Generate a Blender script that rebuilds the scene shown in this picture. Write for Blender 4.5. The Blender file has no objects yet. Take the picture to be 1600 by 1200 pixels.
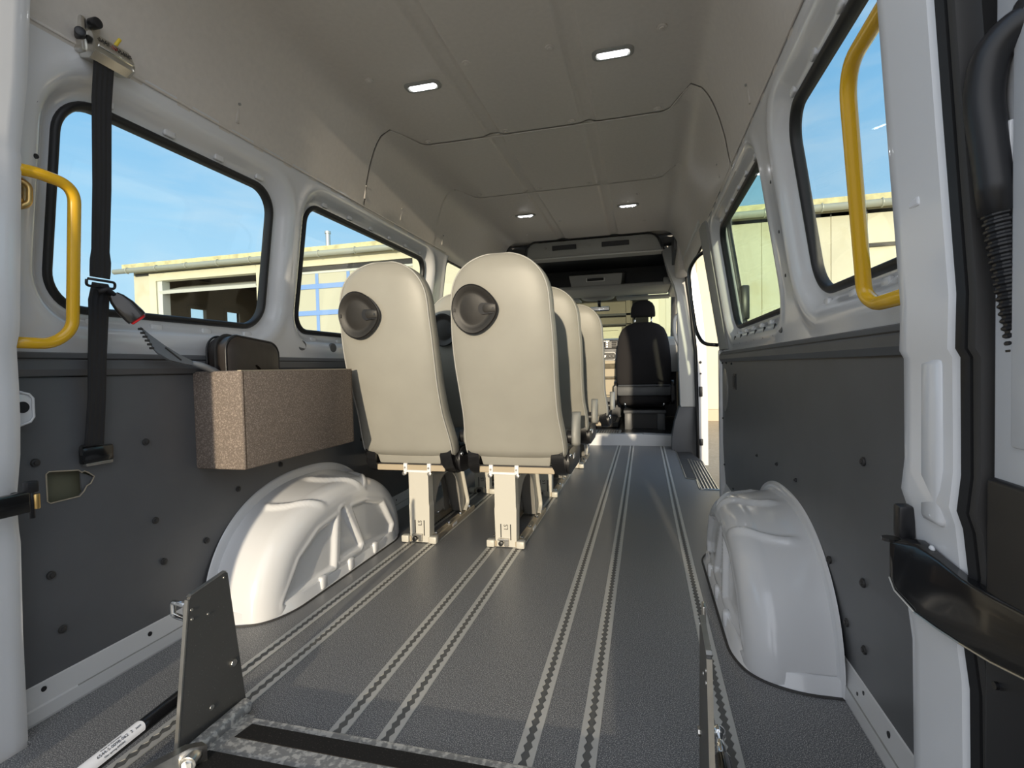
import bpy, bmesh, math, random
from mathutils import Vector, Matrix
from mathutils.geometry import delaunay_2d_cdt
random.seed(7)
S = bpy.context.scene
COL = S.collection
PI = math.pi

# ------------------------------------------------------------------ camera, sky, sun, exposure
cam_d = bpy.data.cameras.new('camera')
cam = bpy.data.objects.new('camera', cam_d); COL.objects.link(cam)
CAM_RIGHT = Vector((0.96793468, 0.25007939, -0.02372249))
CAM_DOWN = Vector((-0.01507987, -0.03641933, -0.99922281))
CAM_FWD = Vector((-0.25074898, 0.96754015, -0.03148037))
cam.matrix_world = Matrix(((CAM_RIGHT.x, -CAM_DOWN.x, -CAM_FWD.x, 0.0),
                           (CAM_RIGHT.y, -CAM_DOWN.y, -CAM_FWD.y, 0.0),
                           (CAM_RIGHT.z, -CAM_DOWN.z, -CAM_FWD.z, 0.79),
                           (0, 0, 0, 1)))
cam_d.sensor_width = 36.0; cam_d.lens = 797.0 / 1600.0 * 36.0
cam_d.clip_start = 0.02; cam_d.clip_end = 400
S.camera = cam

SUN_TRAVEL = Vector((-0.086, 1.0, -0.122)).normalized()
sun_d = bpy.data.lights.new('sun', 'SUN'); sun_d.energy = 3.15; sun_d.angle = math.radians(0.6)
sun_d.color = (1.0, 0.86, 0.64)
sun = bpy.data.objects.new('sun', sun_d); COL.objects.link(sun)
sun.rotation_euler = SUN_TRAVEL.to_track_quat('-Z', 'Y').to_euler()
sun.location = (2, -12, 6)

W = bpy.data.worlds.new('sky'); S.world = W; W.use_nodes = True
nt = W.node_tree; nt.nodes.clear()
def wn(t, **kw):
    n = nt.nodes.new(t)
    for k, v in kw.items(): setattr(n, k, v)
    return n
def wmath(op, a, b=None):
    n = wn('ShaderNodeMath', operation=op)
    for i, v in enumerate((a, b)):
        if v is None: continue
        if isinstance(v, (int, float)): n.inputs[i].default_value = v
        else: nt.links.new(v, n.inputs[i])
    return n.outputs[0]
tc = wn('ShaderNodeTexCoord')
sep = wn('ShaderNodeSeparateXYZ'); nt.links.new(tc.outputs['Generated'], sep.inputs[0])
ramp = wn('ShaderNodeValToRGB')                                 # elevation gradient of the clear sky
cr = ramp.color_ramp
cr.elements[0].position = 0.0; cr.elements[0].color = (0.56, 0.76, 0.93, 1)
cr.elements[1].position = 1.0; cr.elements[1].color = (0.10, 0.28, 0.62, 1)
e = cr.elements.new(0.16); e.color = (0.46, 0.72, 0.95, 1)
e = cr.elements.new(0.42); e.color = (0.24, 0.53, 0.86, 1)
nt.links.new(wmath('MAXIMUM', sep.outputs[2], 0.0), ramp.inputs[0])
mapp = wn('ShaderNodeMapping'); mapp.inputs['Scale'].default_value = (2.2, 1.4, 9.0)
nt.links.new(tc.outputs['Generated'], mapp.inputs[0])
noi = wn('ShaderNodeTexNoise'); noi.inputs['Scale'].default_value = 2.2; noi.inputs['Detail'].default_value = 7
noi.inputs['Distortion'].default_value = 0.6
nt.links.new(mapp.outputs[0], noi.inputs['Vector'])
cl = wn('ShaderNodeMapRange'); cl.inputs['From Min'].default_value = 0.42; cl.inputs['From Max'].default_value = 0.78
cl.inputs['To Max'].default_value = 0.5
nt.links.new(noi.outputs['Fac'], cl.inputs['Value'])
mixc = wn('ShaderNodeMixRGB'); nt.links.new(cl.outputs[0], mixc.inputs[0]); nt.links.new(ramp.outputs[0], mixc.inputs[1])
mixc.inputs[2].default_value = (0.72, 0.82, 0.92, 1)
dot = wn('ShaderNodeVectorMath', operation='DOT_PRODUCT')
nt.links.new(tc.outputs['Generated'], dot.inputs[0]); dot.inputs[1].default_value = -SUN_TRAVEL
glow = wn('ShaderNodeMapRange'); glow.interpolation_type = 'SMOOTHSTEP'    # sky brightens evenly towards the low sun
glow.inputs['From Min'].default_value = -0.35; glow.inputs['From Max'].default_value = 1.0
nt.links.new(dot.outputs['Value'], glow.inputs['Value'])
mixg = wn('ShaderNodeMixRGB'); nt.links.new(glow.outputs[0], mixg.inputs[0]); nt.links.new(mixc.outputs[0], mixg.inputs[1])
mixg.inputs[2].default_value = (1.25, 1.28, 1.34, 1)
bg = wn('ShaderNodeBackground'); nt.links.new(mixg.outputs[0], bg.inputs['Color']); bg.inputs['Strength'].default_value = 0.93
outw = wn('ShaderNodeOutputWorld'); nt.links.new(bg.outputs[0], outw.inputs[0])

S.view_settings.view_transform = 'Standard'; S.view_settings.look = 'None'
S.view_settings.exposure = 0.28; S.view_settings.gamma = 1.0; S.view_settings.use_curve_mapping = False

# ------------------------------------------------------------------ materials
def lin(c):
    return tuple(((v / 255.0) / 12.92 if v / 255.0 <= 0.04045 else ((v / 255.0 + 0.055) / 1.055) ** 2.4) for v in c)
def mat(name, col, rough=0.5, metal=0.0, spec=0.5, coat=0.0, noise=None, bump=None, emit=None, fine=None, fibre=None):
    """col: linear rgb. noise=(scale, amount) tints; bump=(scale, strength); fine=(scale, rgb2, lo, hi) speckle."""
    m = bpy.data.materials.new(name); m.use_nodes = True
    t = m.node_tree; b = t.nodes['Principled BSDF']
    b.inputs['Base Color'].default_value = (*col, 1); b.inputs['Roughness'].default_value = rough
    b.inputs['Metallic'].default_value = metal; b.inputs['Specular IOR Level'].default_value = spec
    b.inputs['Coat Weight'].default_value = coat; b.inputs['Coat Roughness'].default_value = 0.06
    tcn = t.nodes.new('ShaderNodeTexCoord')
    src = None
    if noise:
        n = t.nodes.new('ShaderNodeTexNoise'); n.inputs['Scale'].default_value = noise[0]; n.inputs['Detail'].default_value = 5
        t.links.new(tcn.outputs['Object'], n.inputs['Vector'])
        r = t.nodes.new('ShaderNodeMapRange'); r.inputs['From Min'].default_value = 0.3; r.inputs['From Max'].default_value = 0.7
        r.inputs['To Min'].default_value = 1 - noise[1]; r.inputs['To Max'].default_value = 1 + noise[1]
        t.links.new(n.outputs['Fac'], r.inputs['Value'])
        mx = t.nodes.new('ShaderNodeVectorMath'); mx.operation = 'SCALE'; mx.inputs[0].default_value = col
        t.links.new(r.outputs[0], mx.inputs['Scale']); src = mx.outputs[0]
    if fine:
        n = t.nodes.new('ShaderNodeTexNoise'); n.inputs['Scale'].default_value = fine[0]; n.inputs['Detail'].default_value = 2
        t.links.new(tcn.outputs['Object'], n.inputs['Vector'])
        r = t.nodes.new('ShaderNodeMapRange'); r.inputs['From Min'].default_value = fine[2]; r.inputs['From Max'].default_value = fine[3]
        t.links.new(n.outputs['Fac'], r.inputs['Value'])
        mx = t.nodes.new('ShaderNodeMixRGB'); t.links.new(r.outputs[0], mx.inputs[0])
        if src: t.links.new(src, mx.inputs[1])
        else: mx.inputs[1].default_value = (*col, 1)
        mx.inputs[2].default_value = (*fine[1], 1); src = mx.outputs[0]
    if src: t.links.new(src, b.inputs['Base Color'])
    if bump:
        n = t.nodes.new('ShaderNodeTexNoise'); n.inputs['Scale'].default_value = bump[0]; n.inputs['Detail'].default_value = 3
        t.links.new(tcn.outputs['Object'], n.inputs['Vector'])
        bp = t.nodes.new('ShaderNodeBump'); bp.inputs['Strength'].default_value = bump[1]; bp.inputs['Distance'].default_value = 0.002
        t.links.new(n.outputs['Fac'], bp.inputs['Height']); t.links.new(bp.outputs[0], b.inputs['Normal'])
    if emit:
        b.inputs['Emission Color'].default_value = (*emit[0], 1); b.inputs['Emission Strength'].default_value = emit[1]
    return m
def glass(name, tint, gloss=1.0):
    m = bpy.data.materials.new(name); m.use_nodes = True; t = m.node_tree; t.nodes.clear()
    o = t.nodes.new('ShaderNodeOutputMaterial'); mx = t.nodes.new('ShaderNodeMixShader')
    tr = t.nodes.new('ShaderNodeBsdfTransparent'); tr.inputs[0].default_value = (*tint, 1)
    gl = t.nodes.new('ShaderNodeBsdfGlossy'); gl.inputs['Roughness'].default_value = 0.01
    lw = t.nodes.new('ShaderNodeLayerWeight'); lw.inputs['Blend'].default_value = 0.5
    pw = t.nodes.new('ShaderNodeMath'); pw.operation = 'POWER'; pw.inputs[1].default_value = 4.0
    ml = t.nodes.new('ShaderNodeMath'); ml.operation = 'MULTIPLY_ADD'; ml.inputs[1].default_value = 0.35 * gloss; ml.inputs[2].default_value = 0.02 * gloss
    t.links.new(lw.outputs['Facing'], pw.inputs[0]); t.links.new(pw.outputs[0], ml.inputs[0]); t.links.new(ml.outputs[0], mx.inputs[0])
    t.links.new(tr.outputs[0], mx.inputs[1]); t.links.new(gl.outputs[0], mx.inputs[2]); t.links.new(mx.outputs[0], o.inputs[0])
    return m
M = dict(
    paint=mat('white_paint', (0.765, 0.77, 0.785), 0.22, coat=0.5),
    paint_matt=mat('white_primer', (0.66, 0.66, 0.66), 0.4),
    liner=mat('headliner', (0.68, 0.635, 0.585), 0.38, spec=0.45, noise=(60, 0.03), bump=(500, 0.06)),
    panel=mat('dark_grey_panel', (0.118, 0.121, 0.127), 0.42, spec=0.5, noise=(7, 0.06), bump=(600, 0.08)),
    trim_grey=mat('grey_plastic', (0.34, 0.34, 0.32), 0.5, bump=(700, 0.08)),
    light_grey=mat('light_grey_plastic', (0.62, 0.62, 0.60), 0.4),
    floor=mat('speckled_vinyl', (0.102, 0.106, 0.116), 0.40, spec=0.5, fine=(440, (0.85, 0.83, 0.79), 0.48, 0.80)),
    leather=mat('grey_leather', (0.325, 0.315, 0.28), 0.42, spec=0.4, noise=(6, 0.05), bump=(900, 0.12)),
    leather2=mat('grey_leather_piping', (0.40, 0.395, 0.37), 0.45),
    dark_leather=mat('dark_blue_leather', (0.035, 0.05, 0.06), 0.45, bump=(900, 0.1)),
    fabric=mat('black_fabric', (0.028, 0.026, 0.027), 0.85, spec=0.2, bump=(1200, 0.35)),
    black=mat('black_plastic', (0.016, 0.016, 0.018), 0.35),
    black_gloss=mat('black_lacquer', (0.010, 0.010, 0.011), 0.18, coat=0.3),
    puck=mat('moulded_black_plastic', (0.026, 0.024, 0.022), 0.42, spec=0.4, bump=(1500, 0.15)),
    rubber=mat('black_rubber', (0.014, 0.014, 0.015), 0.5),
    rubber_soft=mat('dark_rubber', (0.04, 0.038, 0.037), 0.6),
    alu=mat('brushed_aluminium', (0.62, 0.60, 0.55), 0.34, 1.0, noise=(40, 0.06)),
    alu_pale=mat('anodised_track', (0.60, 0.59, 0.56), 0.4, 0.25),
    track_slot=mat('track_slot', (0.13, 0.128, 0.12), 0.6),
    steel=mat('zinc_steel', (0.66, 0.64, 0.60), 0.28, 1.0, noise=(80, 0.1)),
    steel_plate=mat('brushed_plate', (0.10, 0.098, 0.092), 0.5, 0.15, noise=(4, 0.12), fine=(260, (0.2, 0.2, 0.19), 0.66, 0.78)),
    galv=mat('galvanised_steel', (0.30, 0.30, 0.295), 0.45, 0.4, fine=(85, (0.62, 0.61, 0.58), 0.47, 0.60)),
    chrome=mat('chrome', (0.85, 0.85, 0.84), 0.08, 1.0),
    cast=mat('cast_metal', (0.62, 0.61, 0.57), 0.24, 1.0),
    powder=mat('cream_powder_coat', (0.56, 0.54, 0.48), 0.4),
    powder_tan=mat('tan_powder_coat', (0.42, 0.35, 0.25), 0.45),
    powder_grey=mat('grey_bracket_coat', (0.34, 0.33, 0.31), 0.4, 0.3),
    yellow=mat('yellow_paint', (0.80, 0.46, 0.015), 0.25, coat=0.4),
    gold=mat('yellow_zinc', (0.62, 0.42, 0.16), 0.3, 0.9),
    yellow_plastic=mat('yellow_plastic', (0.8, 0.6, 0.05), 0.4),
    carpet=mat('felt_carpet', (0.185, 0.152, 0.13), 0.95, spec=0.1, fine=(260, (0.36, 0.30, 0.255), 0.48, 0.70), bump=(420, 0.7)),
    bag=mat('brown_black_nylon', (0.024, 0.018, 0.015), 0.42, spec=0.6, noise=(12, 0.3), bump=(45, 0.35)),
    web=mat('black_webbing', (0.018, 0.018, 0.021), 0.55, bump=(900, 0.3)),
    red=mat('red_button', (0.42, 0.012, 0.016), 0.3),
    scraper=mat('blue_grey_plastic', (0.20, 0.215, 0.235), 0.35),
    grip=mat('black_grip_tape', (0.018, 0.017, 0.016), 0.9, spec=0.2, fine=(300, (0.07, 0.06, 0.055), 0.6, 0.8)),
    label=mat('white_label', (0.80, 0.80, 0.82), 0.4),
    ink=mat('black_ink', (0.02, 0.02, 0.02), 0.6),
    olive=mat('olive_primer', (0.16, 0.155, 0.10), 0.5),
    chip=mat('raw_board_edge', (0.42, 0.36, 0.27), 0.9),
    lamp=mat('led_lens', (0.9, 0.95, 1.0), 0.3, emit=((0.94, 0.97, 1.0), 3.0)),
    lampspot=mat('led_spot', (1, 1, 1), 0.3, emit=((0.97, 0.98, 1.0), 30.0)),
    screen=mat('dark_screen', (0.008, 0.008, 0.011), 0.08),
    beige=mat('beige_plastic', (0.48, 0.41, 0.29), 0.5),
    facade=mat('cream_cladding', (0.62, 0.585, 0.445), 0.7, noise=(1.2, 0.04), fine=(1.6, (0.54, 0.48, 0.31), 0.55, 0.85)),
    facade_trim=mat('cream_trim', (0.68, 0.64, 0.47), 0.6, noise=(3, 0.04)),
    fascia=mat('weathered_fascia', (0.60, 0.54, 0.30), 0.8, noise=(5, 0.25)),
    gutter=mat('zinc_gutter', (0.42, 0.43, 0.36), 0.45, 0.2),
    blueframe=mat('blue_gate_frame', (0.20, 0.34, 0.66), 0.45),
    gatepane=mat('frosted_gate_pane', (0.52, 0.50, 0.38), 0.3),
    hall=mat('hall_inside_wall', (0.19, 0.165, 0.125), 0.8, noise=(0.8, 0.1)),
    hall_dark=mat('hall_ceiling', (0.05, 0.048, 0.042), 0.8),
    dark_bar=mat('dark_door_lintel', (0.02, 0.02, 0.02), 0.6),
    zinc_door=mat('pale_gate_leaf', (0.62, 0.64, 0.60), 0.4),
    paver=mat('concrete_ground', (0.46, 0.36, 0.24), 0.85, noise=(1.5, 0.1), fine=(30, (0.56, 0.46, 0.33), 0.5, 0.8)),
    glass=glass('window_glass', (0.93, 0.97, 0.96), 0.9),
    glass_green=glass('green_tinted_glass', (0.905, 0.965, 0.925), 0.5),
    glass_front=glass('windscreen_glass', (0.84, 0.90, 0.86), 0.5),
    wood=mat('door_board_edge', (0.13, 0.105, 0.06), 0.6, noise=(25, 0.3)),
    skin=mat('skin', (0.50, 0.30, 0.22), 0.5), jacket=mat('dark_blue_jacket', (0.03, 0.035, 0.06), 0.8),
)

# ------------------------------------------------------------------ object helpers
def link(name, me, m, parent=None, smooth=False):
    o = bpy.data.objects.new(name, me); COL.objects.link(o)
    if m: me.materials.append(m)
    if smooth:
        for p in me.polygons: p.use_smooth = True
    if parent is not None:
        o.parent = parent; o.matrix_parent_inverse = Matrix.Translation(parent_loc(parent)).inverted()
    return o
def parent_loc(p):
    return Vector(p.get('_loc', (0, 0, 0)))
class MB:
    """collects shapes into one bmesh"""
    def __init__(s): s.bm = bmesh.new()
    def _new(s, vs, fs):
        b = [s.bm.verts.new(v) for v in vs]
        out = []
        for f in fs:
            try: out.append(s.bm.faces.new([b[i] for i in f]))
            except ValueError: pass
        return b, out
    def box(s, lo, hi, bev=0.0, rot=None, seg=2):
        lo, hi = Vector(lo), Vector(hi); c = (lo + hi) / 2; h = (hi - lo) / 2
        t = bmesh.new(); bmesh.ops.create_cube(t, size=1.0)
        for v in t.verts: v.co = Vector((v.co.x * 2 * h.x, v.co.y * 2 * h.y, v.co.z * 2 * h.z))
        if bev > 0:
            bev = min(bev, 0.49 * 2 * min(h))
            bmesh.ops.bevel(t, geom=list(t.edges), offset=bev, segments=seg, affect='EDGES', profile=0.5)
        mx = Matrix.Translation(c) @ (rot.to_4x4() if rot else Matrix.Identity(4))
        s.merge(t, mx); return s
    def merge(s, t, mx=Matrix.Identity(4)):
        mp = {}
        for v in t.verts: mp[v] = s.bm.verts.new(mx @ v.co)
        for f in t.faces:
            try: s.bm.faces.new([mp[v] for v in f.verts])
            except ValueError: pass
        t.free()
    def cyl(s, p0, p1, r, seg=16, r1=None, bev=0.0):
        p0, p1 = Vector(p0), Vector(p1); d = p1 - p0; L = d.length
        t = bmesh.new(); bmesh.ops.create_cone(t, cap_ends=True, segments=seg, radius1=r, radius2=r if r1 is None else r1, depth=L)
        if bev > 0:
            eds = [e for e in t.edges if abs(e.verts[0].co.z - e.verts[1].co.z) < 1e-6]
            bmesh.ops.bevel(t, geom=eds, offset=bev, segments=2, affect='EDGES', profile=0.5)
        s.merge(t, Matrix.Translation((p0 + p1) / 2) @ d.to_track_quat('Z', 'Y').to_matrix().to_4x4()); return s
    def ball(s, c, r, seg=12, sc=(1, 1, 1)):
        t = bmesh.new(); bmesh.ops.create_uvsphere(t, u_segments=seg, v_segments=max(6, seg // 2), radius=r)
        s.merge(t, Matrix.Translation(c) @ Matrix.Diagonal((*sc, 1))); return s
    def tube(s, pts, r, seg=10, closed=False, radii=None, flat=None):
        pts = [Vector(p) for p in pts]; n = len(pts); rings = []
        up = None
        for i in range(n):
            a = pts[(i - 1) % n] if (closed or i > 0) else pts[i]
            b = pts[(i + 1) % n] if (closed or i < n - 1) else pts[i]
            t = (b - a).normalized()
            if up is None:
                ref = Vector((0, 0, 1)) if abs(t.z) < 0.9 else Vector((1, 0, 0))
                up = (ref - t * ref.dot(t)).normalized()
            else:
                up = (up - t * up.dot(t)).normalized()
            sd = t.cross(up)
            rr = radii[i] if radii else r
            fx, fy = flat if flat else (1, 1)
            rings.append([s.bm.verts.new(pts[i] + (up * math.sin(k * 2 * PI / seg) * fy + sd * math.cos(k * 2 * PI / seg) * fx) * rr) for k in range(seg)])
        m = n if closed else n - 1
        for i in range(m):
            A, B = rings[i], rings[(i + 1) % n]
            for k in range(seg):
                try: s.bm.faces.new([A[k], A[(k + 1) % seg], B[(k + 1) % seg], B[k]])
                except ValueError: pass
        if not closed:
            s.bm.faces.new(rings[0][::-1]); s.bm.faces.new(rings[-1])
        return s
    def prism(s, poly, fn, d0, d1, bev=0.0):
        """poly of (a,b); fn(a,b,d) -> xyz"""
        t = bmesh.new()
        A = [t.verts.new(fn(a, b, d0)) for a, b in poly]; B = [t.verts.new(fn(a, b, d1)) for a, b in poly]
        n = len(poly)
        t.faces.new(A[::-1]); t.faces.new(B)
        for i in range(n): t.faces.new([A[i], A[(i + 1) % n], B[(i + 1) % n], B[i]])
        if bev > 0: bmesh.ops.bevel(t, geom=list(t.edges), offset=bev, segments=2, affect='EDGES', profile=0.5)
        s.merge(t); return s
    def loft(s, rings, cap0=True, cap1=True, closed=True):
        R = [[s.bm.verts.new(p) for p in r] for r in rings]; n = len(R[0])
        for i in range(len(R) - 1):
            for k in range(n if closed else n - 1):
                try: s.bm.faces.new([R[i][k], R[i][(k + 1) % n], R[i + 1][(k + 1) % n], R[i + 1][k]])
                except ValueError: pass
        if cap0: s.bm.faces.new(R[0][::-1])
        if cap1: s.bm.faces.new(R[-1])
        return s
    def done(s, name, m, parent=None, smooth=False, angle=None):
        bmesh.ops.remove_doubles(s.bm, verts=list(s.bm.verts), dist=1e-6)
        bmesh.ops.recalc_face_normals(s.bm, faces=list(s.bm.faces))
        if angle:
            for f in s.bm.faces: f.smooth = True
            for e in s.bm.edges:
                e.smooth = not (len(e.link_faces) == 2 and e.calc_face_angle(0) > math.radians(angle))
        me = bpy.data.meshes.new(name); s.bm.to_mesh(me); s.bm.free()
        return link(name, me, m, parent, smooth)
def tag(o, label=None, cat=None, group=None, kind=None):
    if label: o['label'] = label
    if cat: o['category'] = cat
    if group: o['group'] = group
    if kind: o['kind'] = kind
    return o
def thing(name, loc, label, cat, group=None):
    o = bpy.data.objects.new(name, None); COL.objects.link(o); o.location = loc; o['_loc'] = list(loc)
    o.empty_display_size = 0.05
    return tag(o, label, cat, group)
def copy_thing(root, loc, label):
    r = root.copy(); COL.objects.link(r); r.location = loc; r['_loc'] = list(loc); r['label'] = label
    for ch in list(root.children):
        c = ch.copy(); COL.objects.link(c); c.parent = r; c.matrix_parent_inverse = ch.matrix_parent_inverse.copy()
        for g in list(ch.children):
            d = g.copy(); COL.objects.link(d); d.parent = c; d.matrix_parent_inverse = g.matrix_parent_inverse.copy()
    return r
def struct(o): o['kind'] = 'structure'; return o
def bend(pts, r, n=6):
    """polyline with rounded corners"""
    pts = [Vector(p) for p in pts]; out = [pts[0]]
    for i in range(1, len(pts) - 1):
        a, b, c = pts[i - 1], pts[i], pts[i + 1]
        u = (a - b); v = (c - b); rr = min(r, u.length * 0.48, v.length * 0.48)
        p0 = b + u.normalized() * rr; p1 = b + v.normalized() * rr
        for k in range(n + 1):
            t = k / n; out.append(p0 * (1 - t) ** 2 + b * 2 * t * (1 - t) + p1 * t * t)
    out.append(pts[-1]); return out
def rrect(u0, u1, v0, v1, r, n=6):
    out = []
    for cx, cy, a in ((u1 - r, v1 - r, 0), (u0 + r, v1 - r, PI / 2), (u0 + r, v0 + r, PI), (u1 - r, v0 + r, 1.5 * PI)):
        for k in range(n + 1):
            t = a + k / n * PI / 2; out.append((cx + r * math.cos(t), cy + r * math.sin(t)))
    return out
def sd_rrect(u, v, u0, u1, v0, v1, r):
    qx = abs(u - (u0 + u1) / 2) - (u1 - u0) / 2 + r; qy = abs(v - (v0 + v1) / 2) - (v1 - v0) / 2 + r
    return math.hypot(max(qx, 0), max(qy, 0)) + min(max(qx, qy), 0) - r
def sstep(a, b, x):
    t = min(1, max(0, (x - a) / (b - a))); return t * t * (3 - 2 * t)
def inside(p, poly):
    x, y = p; c = False; n = len(poly)
    for i in range(n):
        x0, y0 = poly[i]; x1, y1 = poly[i - 1]
        if (y0 > y) != (y1 > y) and x < (x1 - x0) * (y - y0) / (y1 - y0) + x0: c = not c
    return c
def seg_dist(p, a, b):
    px, py = p[0] - a[0], p[1] - a[1]; dx, dy = b[0] - a[0], b[1] - a[1]
    t = max(0, min(1, (px * dx + py * dy) / max(1e-9, dx * dx + dy * dy)))
    return math.hypot(px - t * dx, py - t * dy)
def sheet(name, outer, holes, step, fn, m, parent=None, thick=0.0, flip=False, smooth=True, extra=(), skip=None):
    """flat outline with holes, triangulated and mapped through fn(u,v)->xyz"""
    pts = []; edges = []
    def loop(p, st=None):
        if st:
            q = []
            for i in range(len(p)):
                a, c = p[i], p[(i + 1) % len(p)]
                k = max(1, int(max(abs(c[0] - a[0]) / st[0], abs(c[1] - a[1]) / st[1])))
                q += [(a[0] + (c[0] - a[0]) * t / k, a[1] + (c[1] - a[1]) * t / k) for t in range(k)]
            p = q
        s = len(pts); pts.extend(Vector(q) for q in p)
        edges.extend((s + i, s + (i + 1) % len(p)) for i in range(len(p)))
    stu, stv = step if isinstance(step, tuple) else (step, step)
    loop(outer, (stu, stv))
    for h in holes: loop(h)
    us = [p[0] for p in outer]; vs = [p[1] for p in outer]
    stu, stv = step if isinstance(step, tuple) else (step, step)
    nu = int((max(us) - min(us)) / stu); nv = int((max(vs) - min(vs)) / stv)
    loops = [outer] + list(holes)
    for i in range(1, nu):
        for j in range(1, nv):
            p = (min(us) + (max(us) - min(us)) * i / nu, min(vs) + (max(vs) - min(vs)) * j / nv)
            if not inside(p, outer) or any(inside(p, h) for h in holes) or (skip and skip(*p)): continue
            if any(seg_dist(p, l[k], l[k - 1]) < 0.3 * min(stu, stv) for l in loops for k in range(len(l))): continue
            pts.append(Vector(p))
    for p in extra: pts.append(Vector(p))
    v, e, f, *_ = delaunay_2d_cdt(pts, edges, [], 0, 1e-6)
    faces = []
    for t in f:
        c = (sum(v[i].x for i in t) / len(t), sum(v[i].y for i in t) / len(t))
        if inside(c, outer) and not any(inside(c, h) for h in holes): faces.append(list(t)[::-1] if flip else list(t))
    me = bpy.data.meshes.new(name); me.from_pydata([fn(p.x, p.y) for p in v], [], faces); me.update()
    o = link(name, me, m, parent, smooth)
    if thick:
        md = o.modifiers.new('thickness', 'SOLIDIFY'); md.thickness = thick; md.offset = -1; md.use_rim = not smooth
    return o
def grid(name, us, vs, fn, m, parent=None, flip=False, smooth=True, closed_u=False, thick=0.0):
    vsx = [fn(u, v) for v in vs for u in us]; n = len(us); fs = []
    for j in range(len(vs) - 1):
        for i in range(n if closed_u else n - 1):
            q = [j * n + i, j * n + (i + 1) % n, (j + 1) * n + (i + 1) % n, (j + 1) * n + i]
            fs.append(q[::-1] if flip else q)
    me = bpy.data.meshes.new(name); me.from_pydata(vsx, [], fs); me.update()
    o = link(name, me, m, parent, smooth)
    if thick:
        md = o.modifiers.new('thickness', 'SOLIDIFY'); md.thickness = thick; md.offset = -1
    return o
def linspace(a, b, n): return [a + (b - a) * i / (n - 1) for i in range(n)]
def text(name, body, size, mx, m, parent, extrude=0.0004):
    c = bpy.data.curves.new(name, 'FONT'); c.body = body; c.size = size; c.extrude = extrude; c.align_x = 'CENTER'; c.align_y = 'CENTER'; c.resolution_u = 3
    t = bpy.data.objects.new(name, c); COL.objects.link(t); bpy.context.view_layer.update()
    me = bpy.data.meshes.new_from_object(t.evaluated_get(bpy.context.evaluated_depsgraph_get())); bpy.data.objects.remove(t); bpy.data.curves.remove(c)
    me.name = name; me.materials.clear(); me.transform(mx)
    return link(name, me, m, parent)
def frame(x, y, z, loc):
    """matrix from local axes"""
    x, y, z = Vector(x).normalized(), Vector(y).normalized(), Vector(z).normalized()
    return Matrix(((x.x, y.x, z.x, loc[0]), (x.y, y.y, z.y, loc[1]), (x.z, y.z, z.z, loc[2]), (0, 0, 0, 1)))

# ------------------------------------------------------------------ van shell
CX = -0.458                                      # centre line of the load bay
def halfw(z):
    if z < 0.86: return 0.905
    return 0.905 - 0.105 * (z - 0.86) / 0.706
LINER = [(0.815, 1.53), (0.797, 1.560), (0.789, 1.60), (0.777, 1.67), (0.756, 1.75), (0.733, 1.81), (0.706, 1.86), (0.672, 1.893), (0.635, 1.904), (0.58, 1.902), (0.40, 1.90), (0.0, 1.90)]
def wallx(side, z, off=0.0): return CX + side * (halfw(z) + off)

# floor covering with the cut-out of the entry step
floor_poly = [(-1.365, 0.785), (-1.296, 0.785), (-1.296, 0.30), (0.31, 0.30), (0.31, 0.785), (0.449, 0.785), (0.449, 3.37), (0.326, 3.37), (0.333, 3.64), (0.269, 3.67), (0.269, 5.12), (-1.365, 5.12)]
struct(sheet('floor', floor_poly, [], (0.12, 0.24), lambda u, v: (u, v, 0.0), M['floor'], smooth=False, thick=0.02))
# --- walls: painted sheet metal with pressed window recesses
WINS = {-1: [(0.912, 1.617, 0.966, 1.455, 0.085), (1.812, 2.955, 0.966, 1.47, 0.075), (3.29, 4.45, 0.975, 1.545, 0.07)],
        1: [(0.90, 1.562, 0.975, 1.463, 0.085), (1.865, 2.842, 0.972, 1.478, 0.075)]}
def wall_map(side):
    def fn(y, z):
        d = min(sd_rrect(y, z, *w) for w in WINS[side])
        off = 0.040 * (1 - sstep(0.022, 0.066, d))
        bulge = -0.005 * math.exp(-((d - 0.088) / 0.02) ** 2) * (1 - sstep(1.505, 1.55, z))
        return (wallx(side, z, off + bulge), y, z)
    return fn
walls = {}
for side, nm, y1 in ((-1, 'wall_left', 5.0), (1, 'wall_right', 3.20)):
    outer = [(0.79, 0.80), (y1, 0.80), (y1, 1.60), (0.79, 1.60)]
    holes = [rrect(*w, n=10) for w in WINS[side]]
    extra = []
    for w in WINS[side]:
        for g in (0.012, 0.024, 0.034, 0.046, 0.058, 0.07, 0.078, 0.086, 0.095, 0.106, 0.12, 0.14):
            L = rrect(w[0] - g, w[1] + g, w[2] - g, w[3] + g, w[4] + g, n=10)
            for i in range(len(L)):
                a, b = L[i], L[(i + 1) % len(L)]
                k = max(1, int(math.hypot(b[0] - a[0], b[1] - a[1]) / 0.016))
                for j in range(k):
                    p = (a[0] + (b[0] - a[0]) * j / k, a[1] + (b[1] - a[1]) * j / k)
                    if inside(p, outer): extra.append(p)
    walls[side] = struct(sheet(nm, outer, holes, 0.05, wall_map(side), M['paint'], flip=(side == 1), thick=0.010, extra=extra, skip=lambda y, z, s=side: min(sd_rrect(y, z, *w) for w in WINS[s]) < 0.148))
# lower wall body behind the trim panels
for side, y1 in ((-1, 5.1), (1, 3.24)):
    b = MB(); x0 = CX + side * 0.922; b.box((min(x0, x0 + side * 0.02), 0.76, -0.05), (max(x0, x0 + side * 0.02), y1, 0.86))
    b.done('lower_skin', M['olive'], walls[side])
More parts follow.
